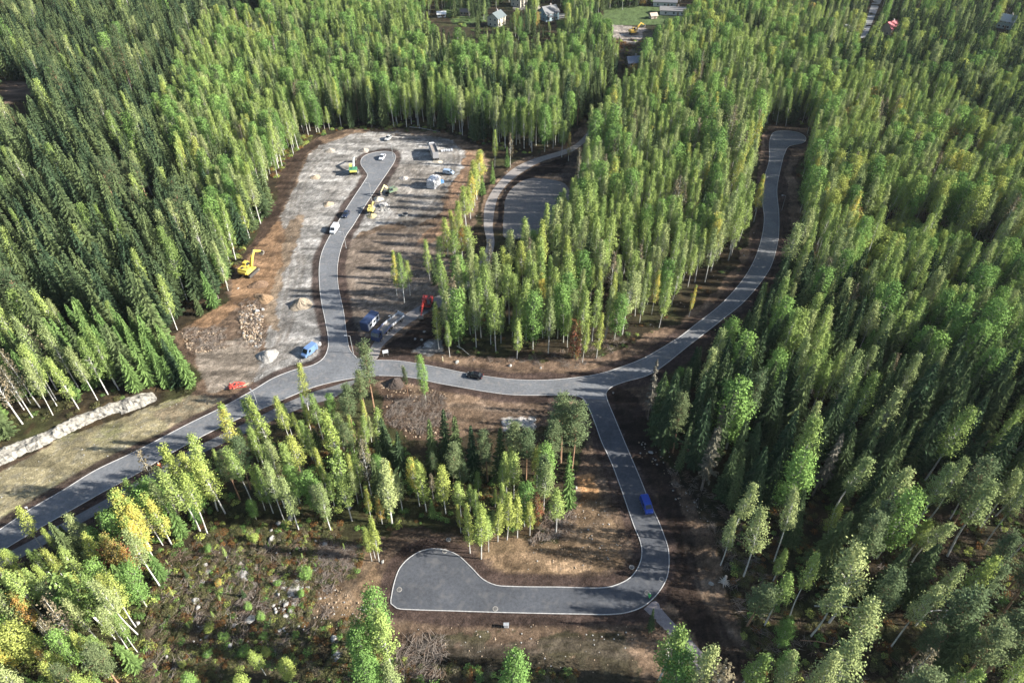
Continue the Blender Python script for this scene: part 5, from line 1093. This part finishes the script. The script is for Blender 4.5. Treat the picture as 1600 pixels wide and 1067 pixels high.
# boulders
BL = []
def boulder(u, v, s, label, pale=True, flat=1.0, group="pale boulders"):
    s *= .82; V, F = stone_mesh(int(u * 7 + v), 2); m_ = MB(); m_.add([(x * s / 2 * 1.15, y * s / 2 * 1.15, z * s / 2 * flat * 1.3 + s * .16 * flat) for x, y, z in V], F)
    o = m_.build("boulder", st_m if pale else st_b); x, y = G(u, v); o.location = (x, y, float(gz(x, y)) - s * .14 * flat); o.rotation_euler[2] = u % 6.28; tag(o, label, "boulder", group)
for b in [(401, 487, 1.8, "large pale boulder on top of the rock heap"), (411, 484, 1.5, "white boulder at the rock heap's right shoulder"), (410, 495, 1.2, "pale boulder at the rock heap's right edge"), (392, 500, 1.2, "brownish block inside the rock heap"), (407, 540, 1.1, "pale boulder at the lower tip of the rock heap"),
 (534, 786, 1.1, "pale boulder at the foot of the two-stemmed birch"), (546, 793, 1.4, "white boulder right of the two-stemmed birch"), (435, 818, 1.5, "round white boulder in the dark shrubs"), (454, 809, 1.7, "pale boulder right above the round white boulder"), (444, 786, 1.4, "pale boulder among the birch strip's trunks"), (425, 842, 1.9, "large grey boulder below the round white boulder"), (424, 828, 1.2, "grey boulder between two larger ones in the shrubs"), (433, 830, .9, "small boulder touching the large grey one"), (507, 851, 1.7, "white rock at the upper end of the brush heap"), (500, 873, 1.0, "pale stone left of the brush heap"), (492, 891, .9, "small pale stone above the brown track"), (493, 846, 1.0, "small pale stone left of the white rock"),
 (460, 917, 3.6, "wide white rock outcrop in the middle of the clearing", .35), (478, 922, 2.2, "right lobe of the white outcrop", .4), (452, 924, 1.8, "lower lobe of the white outcrop", .4), (435, 929, 1.2, "stone below the white outcrop"), (454, 956, 1.8, "grey-white boulder below the outcrop, beside the brown slope"), (446, 963, 1.5, "boulder at the end of the rocky ridge"), (447, 944, 1.4, "boulder on the rocky ridge below the outcrop"), (500, 935, .8, "small pale stone on the brown slope"), (505, 961, .7, "smaller pale stone low on the brown slope"), (524, 998, 2.6, "flat grey rock left of the aspen group", .5), (528, 1024, 3.4, "large flat slab under the aspen group's shade", .25),
 (305, 939, 2.0, "large pale boulder at the clearing's left side"), (309, 948, 1.4, "pale boulder touching the large left one"), (325, 938, 1.6, "flat pale rock right of the large left boulder", .5), (325, 891, 1.7, "flat white rock near the clearing's upper left", .5), (320, 882, 1.5, "grey rock above the flat white rock"), (362, 868, 1.8, "white slab near the clearing's top", .4), (382, 897, 3.4, "broad grey rock outcrop left of the white outcrop", .3), (360, 1008, 1.3, "white boulder low in the clearing"), (390, 968, 2.2, "white slab in the shrubs below the grey outcrop", .5), (354, 992, 1.0, "small white stone above the low white boulder"), (322, 994, 1.0, "small pale stone low at the clearing's left"), (316, 909, 1.2, "grey-blue stone below the flat white rock"), (260, 1026, .9, "small white stone near the leaning birch"), (247, 998, .8, "tiny white stone beside the leaning birch"), (215, 973, 1.2, "pale stone at the foot of the leaning birches"), (366, 976, 1.0, "pale stone left of the white slab"),
 (714, 566, 1.5, "pale boulder on the verge behind the black car"), (671, 539, 3.0, "broad flat white rock in the shade by the dense wood", .3), (659, 531, 1.0, "right one of two small stones above the flat white rock"), (648.5, 530, 1.0, "left one of two small stones above the flat white rock"), (663, 518.5, 1.2, "pale stone on the black soil below the drill"), (722, 411, 2.1, "grey-white boulder under the tree row"), (797, 571, 1.3, "brown-white boulder on the verge right of the car"), (845, 575, 1.0, "small boulder at the verge before the birch wood"),
 (958, 614, .8, "small stone on the black verge at the T-junction"), (1017, 706, 1.4, "pale flat stone on the shaded verge", .5), (1111, 912, 1.3, "pale stump-like rock beside the black soil"), (790, 662, 2.6, "left part of the white rock patch below the road", .25), (808, 663, 3.2, "middle part of the white rock patch below the road", .3), (826, 665, 2.2, "right part of the white rock patch below the road", .3), (872, 812, 1.2, "pale stone at the brown bank's brush"), (900, 762, 1.0, "pale stone on the orange bank"), (598, 877, 1.0, "manhole-like round stone beside the bright birch trio"), (1245, 842, 1.3, "grey boulder among the open wood's trees"), (372, 451, 1.0, "small pale stone left of the dark soil mound")]:
    boulder(b[0], b[1], b[2], b[3], True, b[4] if len(b) > 4 else 1.0)
# fallen trunks
def log_(label, a, b, r=.13, white=True, z=.25):
    pa, pb = G(*a), G(*b); c = ((pa[0] + pb[0]) / 2, (pa[1] + pb[1]) / 2); L_ = math.dist(pa, pb); m_ = MB()
    m_.tube([(-L_ / 2, 0, r), (-L_ / 6, .12, z + .1), (L_ / 6, -.05, z + .05), (L_ / 2, 0, r * .6)], [r, r * .85, r * .6, r * .25], 8); o = m_.build("fallen_trunk", BARK['birch'] if white else BARK['pine'])
    o.location = (*c, float(gz(*c))); o.rotation_euler[2] = math.atan2(pb[1] - pa[1], pb[0] - pa[0]); tag(o, label, "fallen trunk", "fallen trunks")
log_("long white fallen birch trunk lying in the open wood", (1272, 947), (1366, 951), .16); log_("white fallen trunk left of the pine in the lower right", (1450, 956), (1494, 954), .13); log_("thin fallen trunk beside the broad olive spruce", (1037, 695), (1068, 693), .12, False)
log_("fallen stem crossing the shade at the dense wood's front", (714, 541), (735, 556), .1); log_("long fallen stem below the long white trunk", (1250, 1000), (1330, 1012), .1, False); log_("fallen trunk pointing to the verge birch", (1150, 843), (1175, 860), .11, False); log_("thin fallen stem behind the site's far edge", (640, 199), (690, 207), .12)
for u, v, lab in ((701, 843, "round concrete manhole above the turning circle"), (624, 921, "round manhole cover at the turning circle's left side"), (695, 861, "round manhole cover at the turning circle's upper edge"), (1034, 905, "round manhole cover in the southern road's outer bend"), (987, 886, "round manhole cover inside the southern road's bend"), (1011, 926, "round manhole cover near the green-clad person"), (628, 572, "round manhole cover on the road right of the junction"), (774, 951, "round manhole cover low on the turning circle's road")):
    t = thing("manhole_cover", lab, "manhole cover", u, v, 0, "manhole covers"); t.location.z += .05; MB().cyl((0, 0, .01), .52, .06, 20).build("ring", M("cover_concrete", (.22, .21, .19), .9), t); MB().cyl((0, 0, .03), .36, .05, 20).build("lid", M("cover_iron", (.09, .085, .08), .6), t)
# stump pile by the black verge
t = thing("stump_pile", "pale uprooted stump with root plate beside the black verge", "stump", 1131, 911, 0); rd = random.Random(8); m = MB()
for k in range(12):
    a = 6.283 * k / 12; m.tube([(0, 0, .5), (math.cos(a) * .5, math.sin(a) * .5, .5), (math.cos(a) * rd.uniform(.9, 1.6), math.sin(a) * rd.uniform(.9, 1.6), rd.uniform(0, .9))], [.22, .12, .03], 5)
m.build("root_plate", M("dry_root", (.42, .37, .31), .9), t); MB().tube([(0, 0, .4), (.6, 1.2, .7)], [.3, .25], 9).build("stem", M("dry_root", (.42, .37, .31), .9), t)
# lamps and signs
steel = M("galvanised_steel", (.42, .43, .43), .45, .4)
def lamp(label, u, v, h=6.0, rz=0):
    t = thing("street_lamp", label, "street lamp", u, v, rz, "street lamps along the site road"); MB().tube([(0, 0, -.1), (0, 0, h * .5), (0, 0, h)], [.09, .075, .055], 8).build("pole", steel, t); MB().tube([(0, 0, h - .05), (.5, 0, h + .12), (1.0, 0, h + .15)], .04, 6).build("arm", steel, t)
    hd = MB().box((1.2, 0, h + .14), (.65, .3, .1), bev=.03).build("lamp_head", steel, t); MB().box((1.22, 0, h + .08), (.45, .2, .03)).build("lens", M("lamp_glass", (.8, .8, .78), .2), hd); MB().box((0, 0, .1), (.35, .35, .25), bev=.04).build("footing", M("old_concrete", (.16, .16, .155), .9), t)
lamp("street lamp at the corner between site road and access path", 552, 552, 6, 3.1); lamp("street lamp standing beside the white-sided trailer", 618, 518, 6, -2.4); lamp("street lamp at the top of the turning loop", 614, 247, 6, 3.6); lamp("street lamp beside the pale yellow excavator", 581, 314, 7, 3.3); lamp("street lamp near the white van's verge", 541, 388, 6, 3.1)
lamp("street lamp right of the far road's bend", 1221, 330, 6, 3.1); lamp("street lamp on the footpath verge by the lone yellow birch", 405, 640, 6, 2.4)
t = thing("notice_board", "white notice board on two posts beside the junction", "notice board", 603, 556, .3)
MB().box((0, 0, 1.5), (1.5, .06, 1.1), bev=.01).build("panel", M("white_board", (.5,.52,.55), .5), t)
for x in (-.6, .6): MB().tube([(x, .05, -.1), (x, .05, 1.95)], .04, 6).build("post", steel, t)
t = thing("marker_post", "pale yellow marker post on the verge below the dense wood's corner", "post", 692, 564, 0); MB().tube([(0, 0, -.1), (0, 0, 1.5)], .09, 8).build("post", M("pale_yellow_paint", (.62, .58, .36), .6), t); MB().cyl((0, 0, 1.52), .1, .06, 8).build("cap", M("white_board", (.5,.52,.55), .5), t)
t = thing("marker_post", "small white marker post on the upper side of the main road", "post", 45, 797.5, 0); MB().tube([(0, 0, -.1), (0, 0, 1.3)], .05, 8).build("post", steel, t); MB().box((0, -.05, 1.2), (.45, .04, .45), rz=.4).build("plate", M("white_board", (.5,.52,.55), .5), t)
t = thing("cable_cabinet", "small white cabinet on the bank below the turning circle", "cabinet", 791, 979, 0); MB().box((0, 0, .5), (.9, .5, .9), bev=.03).build("case", M("white_board", (.5,.52,.55), .5), t); MB().box((0, 0, 1.0), (1.0, .6, .08)).build("lid", steel, t); MB().box((0, -.265, .5), (.7, .02, .7)).build("door", M("cabinet_grey", (.5, .5, .5), .5), t)
# ---------------------------------------------------------------- two people
def person(label, u, v, rz, jacket, trousers, stride=.12, xy=None):
    t = thing("person", label, "person", u, v, rz); t.location.z += .04
    def skinned(name, verts, edges, radii, mat, sub=1, parent=t):
        me = bpy.data.meshes.new(name); me.from_pydata(verts, edges, []); o = bpy.data.objects.new(name, me); link(o); sm_ = o.modifiers.new("skin", 'SKIN'); bpy.context.view_layer.update()
        if not me.skin_vertices: me.attributes
        for i, r in enumerate(radii): me.skin_vertices[0].data[i].radius = (r, r)
        me.skin_vertices[0].data[0].use_root = True; ss = o.modifiers.new("sub", 'SUBSURF'); ss.levels = sub; ss.render_levels = sub; me.materials.append(mat); o.parent = parent; return o
    skin = M("skin", (.48, .30, .22), .6); f = stride
    V = [(0, 0, .95), (0, 0, 1.15), (.01, 0, 1.38), (.02, 0, 1.52), (.03, 0, 1.62), (.04, 0, 1.72), (0, .19, 1.42), (.02, .26, 1.16), (.14, .24, .95), (0, -.19, 1.42), (-.02, -.26, 1.16), (.06, -.27, .93), (0, .09, .90), (f, .10, .50), (f * .7, .10, .09), (f * .7 + .15, .11, .05), (0, -.09, .90), (-f * .6, -.10, .50), (-f, -.10, .09), (-f + .15, -.11, .05)]
    Ed = [(0, 1), (1, 2), (2, 3), (3, 4), (4, 5), (2, 6), (6, 7), (7, 8), (2, 9), (9, 10), (10, 11), (0, 12), (12, 13), (13, 14), (14, 15), (0, 16), (16, 17), (17, 18), (18, 19)]
    Rr = [.12, .12, .13, .055, .085, .08, .06, .045, .03, .06, .045, .03, .085, .06, .045, .04, .085, .06, .045, .04]
    n0 = len(V)
    for hand_, sgn in ((8, 1), (11, -1)):      # palm, four fingers of different length and a thumb from the palm's side
        hx, hy, hz = V[hand_]; V.append((hx + .03, hy, hz - .07)); Ed.append((hand_, len(V) - 1)); Rr.append(.028); pi_ = len(V) - 1
        for q, ln in enumerate((.075, .085, .08, .06)):
            oy = (q - 1.5) * .019; V.append((hx + .035, hy + oy, hz - .07 - ln * .5)); V.append((hx + .055, hy + oy, hz - .07 - ln)); Ed.append((pi_, len(V) - 2)); Ed.append((len(V) - 2, len(V) - 1)); Rr += [.009, .008]
        V.append((hx + .075, hy - sgn * .01, hz - .09)); Ed.append((pi_, len(V) - 1)); Rr.append(.009)
    skinned("body", V, Ed, Rr, skin)
    skinned("jacket", [V[0], V[1], V[2], V[6], V[7], (V[8][0] - .01, V[8][1], V[8][2] + .03), V[9], V[10], (V[11][0] - .01, V[11][1], V[11][2] + .03)], [(0, 1), (1, 2), (2, 3), (3, 4), (4, 5), (2, 6), (6, 7), (7, 8)], [.17, .165, .17, .09, .07, .055, .09, .07, .055], jacket)
    skinned("trousers", [(0, 0, .98), V[12], V[13], V[14], V[16], V[17], V[18]], [(0, 1), (1, 2), (2, 3), (0, 4), (4, 5), (5, 6)], [.14, .11, .085, .07, .11, .085, .07], trousers)
    for i in (14, 18): MB().box((V[i][0] + .06, V[i][1], .05), (.29, .11, .11), bev=.03).build("boot", M("boot_leather", (.04, .03, .03), .7), t)
    hd = V[5]; bm = bmesh.new(); bmesh.ops.create_uvsphere(bm, u_segments=14, v_segments=10, radius=.115); bm.transform(Matrix.Translation((hd[0] - .01, 0, hd[2] - .01)) @ Matrix.Diagonal((1.12, .92, 1.0, 1))); bmesh.ops.delete(bm, geom=[v_ for v_ in bm.verts if v_.co.z < hd[2] - .005], context='VERTS'); m_ = MB(); bm.verts.index_update(); m_.add([v_.co for v_ in bm.verts], [[v_.index for v_ in f_.verts] for f_ in bm.faces]); bm.free(); m_.build("helmet", M("helmet_white", (.7, .7, .66), .4), t)
    fc = MB(); 
    for s in (-1, 1): fc.box((hd[0] + .078, s * .03, hd[2] - .045), (.012, .018, .01))
    fc.build("eyes", M("eye_dark", (.03, .02, .02), .3), t); MB().box((hd[0] + .092, 0, hd[2] - .07), (.03, .022, .035), bev=.006).build("nose", skin, t); MB().box((hd[0] + .08, 0, hd[2] - .11), (.012, .045, .01)).build("mouth", M("lip", (.35, .13, .11), .5), t)
    for s in (-1, 1): MB().box((hd[0] - .005, s * .085, hd[2] - .06), (.035, .014, .055), bev=.005).build("ear", skin, t)
    return t
person("person in bright green work clothes standing on the road's lower bend", 1014, 934, -2.2, M("green_workwear", (.03, .62, .12), .7), M("green_trousers", (.03, .50, .12), .7), .06)
person("person in orange work clothes walking on the footpath verge", 251, 731, 2.6, M("orange_workwear", (.80, .20, .06), .7), M("orange_trousers", (.72, .20, .07), .7), .2)
# ---------------------------------------------------------------- far houses
def house(name, label, u, v, rz, L, W, wall_h, roof_h, wallc, roofc, gable=True, chimney=True, cat="house", floors=1, porch=False, z=0):
    t = thing(name, label, cat, u, v, rz); wm = M("boards_%d_%d_%d" % tuple(int(c * 100) for c in wallc), wallc, .8, 0, .1, 2); rm = M("roof_%d_%d_%d" % tuple(int(c * 100) for c in roofc), roofc, .6, 0, .12, 2); wh = M("white_trim", (.6,.6,.58), .6)
    m = MB(); m.prism([(-W / 2, 0), (-W / 2, wall_h), (0, wall_h + roof_h - .12), (W / 2, wall_h), (W / 2, 0)], -L / 2, L / 2); m.V = [(y, x, z_) for x, y, z_ in m.V]; wl = m.build("wall", wm, t)
    m = MB(); e = .55; k = roof_h / (W / 2); V = []
    for sgn in (-1, 1):
        a = [(-L / 2 - e, 0, wall_h + roof_h), (L / 2 + e, 0, wall_h + roof_h), (L / 2 + e, sgn * (W / 2 + e), wall_h - k * e), (-L / 2 - e, sgn * (W / 2 + e), wall_h - k * e)]; b = [(p[0], p[1], p[2] + .18) for p in a]
        m.add(a + b, [(0, 1, 2, 3), (7, 6, 5, 4), (0, 4, 5, 1), (1, 5, 6, 2), (2, 6, 7, 3), (3, 7, 4, 0)])
    rf = m.build("roof", rm, t)
    if chimney: MB().box((L * .15, .3, wall_h + roof_h + .3), (.8, .8, 1.5), bev=.03).build("chimney", M("chimney_brick", (.35, .30, .28) if chimney is True else chimney, .8), rf)
    for f in range(floors):
        zc = 1.5 + f * 2.7
        for s in (-1, 1):
            for i in range(3):
                x = (i - 1) * L * .3; fr = MB().box((x, s * (W / 2 + .03), zc), (1.3, .08, 1.3)).build("window", wh, t); MB().box((x, s * (W / 2 + .08), zc), (1.05, .03, 1.05)).build("pane", GLASS, fr)
            for i in (-.22, .22):
                if wall_h < 2.6 and f: continue
                fr = MB().box((s * (L / 2 + .03), i * W, zc), (.08, 1.2, 1.3)).build("window", wh, t); MB().box((s * (L / 2 + .08), i * W, zc), (.03, .95, 1.05)).build("pane", GLASS, fr)
    fr = MB().box((L * .15, -W / 2 - .06, 1.05), (1.0, .1, 2.1)).build("door", M("door_paint", (.18, .12, .08), .5), t)
    MB().box((0, 0, .12), (L + .1, W + .1, .4)).build("foundation", M("old_concrete", (.16, .16, .155), .9), t)
    if porch:
        MB().box((-L * .25, -W / 2 - 1.3, wall_h * .55 + .7), (4.0, 2.8, .15), rx=.18).build("porch_roof", rm, t)
        for x in (-1.7, 1.7): MB().tube([(-L * .25 + x, -W / 2 - 2.4, 0), (-L * .25 + x, -W / 2 - 2.4, wall_h * .55 + .4)], .08, 6).build("porch_post", wh, t)
    return t
house("wooden_house", "cream house with dark grey gable roof at the forest's top edge", 776, 40, 1.05, 9, 7.5, 5.2, 2.6, (.46, .42, .32), (.10, .12, .12), floors=2)
house("wooden_house", "pale blue house with grey roof and white-trimmed gable window", 857, 31, .62, 10, 8, 4.8, 3.2, (.23, .33, .37), (.14, .14, .14), floors=2, porch=True)
house("wooden_house", "cream house with dark roof cut by the photo's top edge", 812, 9, .9, 9, 8, 5.0, 2.6, (.44, .40, .32), (.10, .12, .12), floors=2)
house("bungalow", "long low white house with flat grey roofs beyond the lawn", 1052, 22, -.15, 17, 9, 2.9, 1.2, (.48, .48, .46), (.17, .16, .15), floors=1)
house("bungalow", "grey-roofed wing behind the long low white house", 1038, 9, -.15, 15, 8, 3.0, 1.4, (.42,.42,.4), (.12, .12, .13), floors=1)
house("cottage", "small blue-grey cottage with white chimney above the orange rowan", 989, 103, .2, 7, 6, 2.6, 2.2, (.2,.23,.28), (.18, .21, .27), chimney=(.75, .75, .75))
house("wooden_house", "house with bright red metal roof beside the far road", 1388, 54, .55, 8, 7, 4.2, 3.0, (.28, .25, .2), (.36, .05, .06), floors=1)
house("shed", "small white shed among trees left of the far road", 1322, 49, .5, 4, 4, 2.4, 1.4, (.78, .78, .78), (.6, .6, .62), chimney=False)
house("wooden_house", "pale blue house half hidden at the top right", 1569, 44, -.8, 8, 7, 4.6, 2.8, (.25, .34, .38), (.34, .36, .38), floors=2)
house("shed", "small white garden hut at the left lawn", 690, 27, .1, 5, 4, 2.3, 1.0, (.74, .74, .72), (.62, .62, .60), chimney=False)
house("shed", "brown shed right of the white garden hut", 727, 24, -.1, 6, 4.5, 2.4, 1.3, (.25, .17, .12), (.20, .17, .15), chimney=False)
house("shed", "low grey-roofed outbuilding by the vegetable plot", 900, 56, -.15, 9, 5, 2.2, 1.2, (.15, .12, .11), (.17, .17, .18), chimney=False)
house("shed", "small tan garden hut on the upper lawn's right end", 1020, 29, .3, 4, 3.5, 2.0, 1.2, (.50, .38, .28), (.40, .32, .25), chimney=False)
house("wooden_house", "small house with reddish roof glimpsed in the right-hand woods", 1474, 128, -.4, 8, 7, 3.4, 2.4, (.62, .60, .58), (.34, .17, .14))


# ---------------------------------------------------------------- thin air: far woods fade slightly
hz = MB().box((0, 1600, 80), (3000, 3600, 169)).build("haze", None)
hm = bpy.data.materials.new("thin_air"); hm.use_nodes = True; hm.node_tree.nodes.clear()
ho = hm.node_tree.nodes.new("ShaderNodeOutputMaterial"); pv = hm.node_tree.nodes.new("ShaderNodeVolumePrincipled"); pv.inputs['Density'].default_value = .00003; pv.inputs['Color'].default_value = (.86, .92, 1, 1); pv.inputs['Anisotropy'].default_value = .2
hm.node_tree.links.new(pv.outputs[0], ho.inputs['Volume']); hz.data.materials.clear(); hz.data.materials.append(hm); tag(hz, kind="stuff")
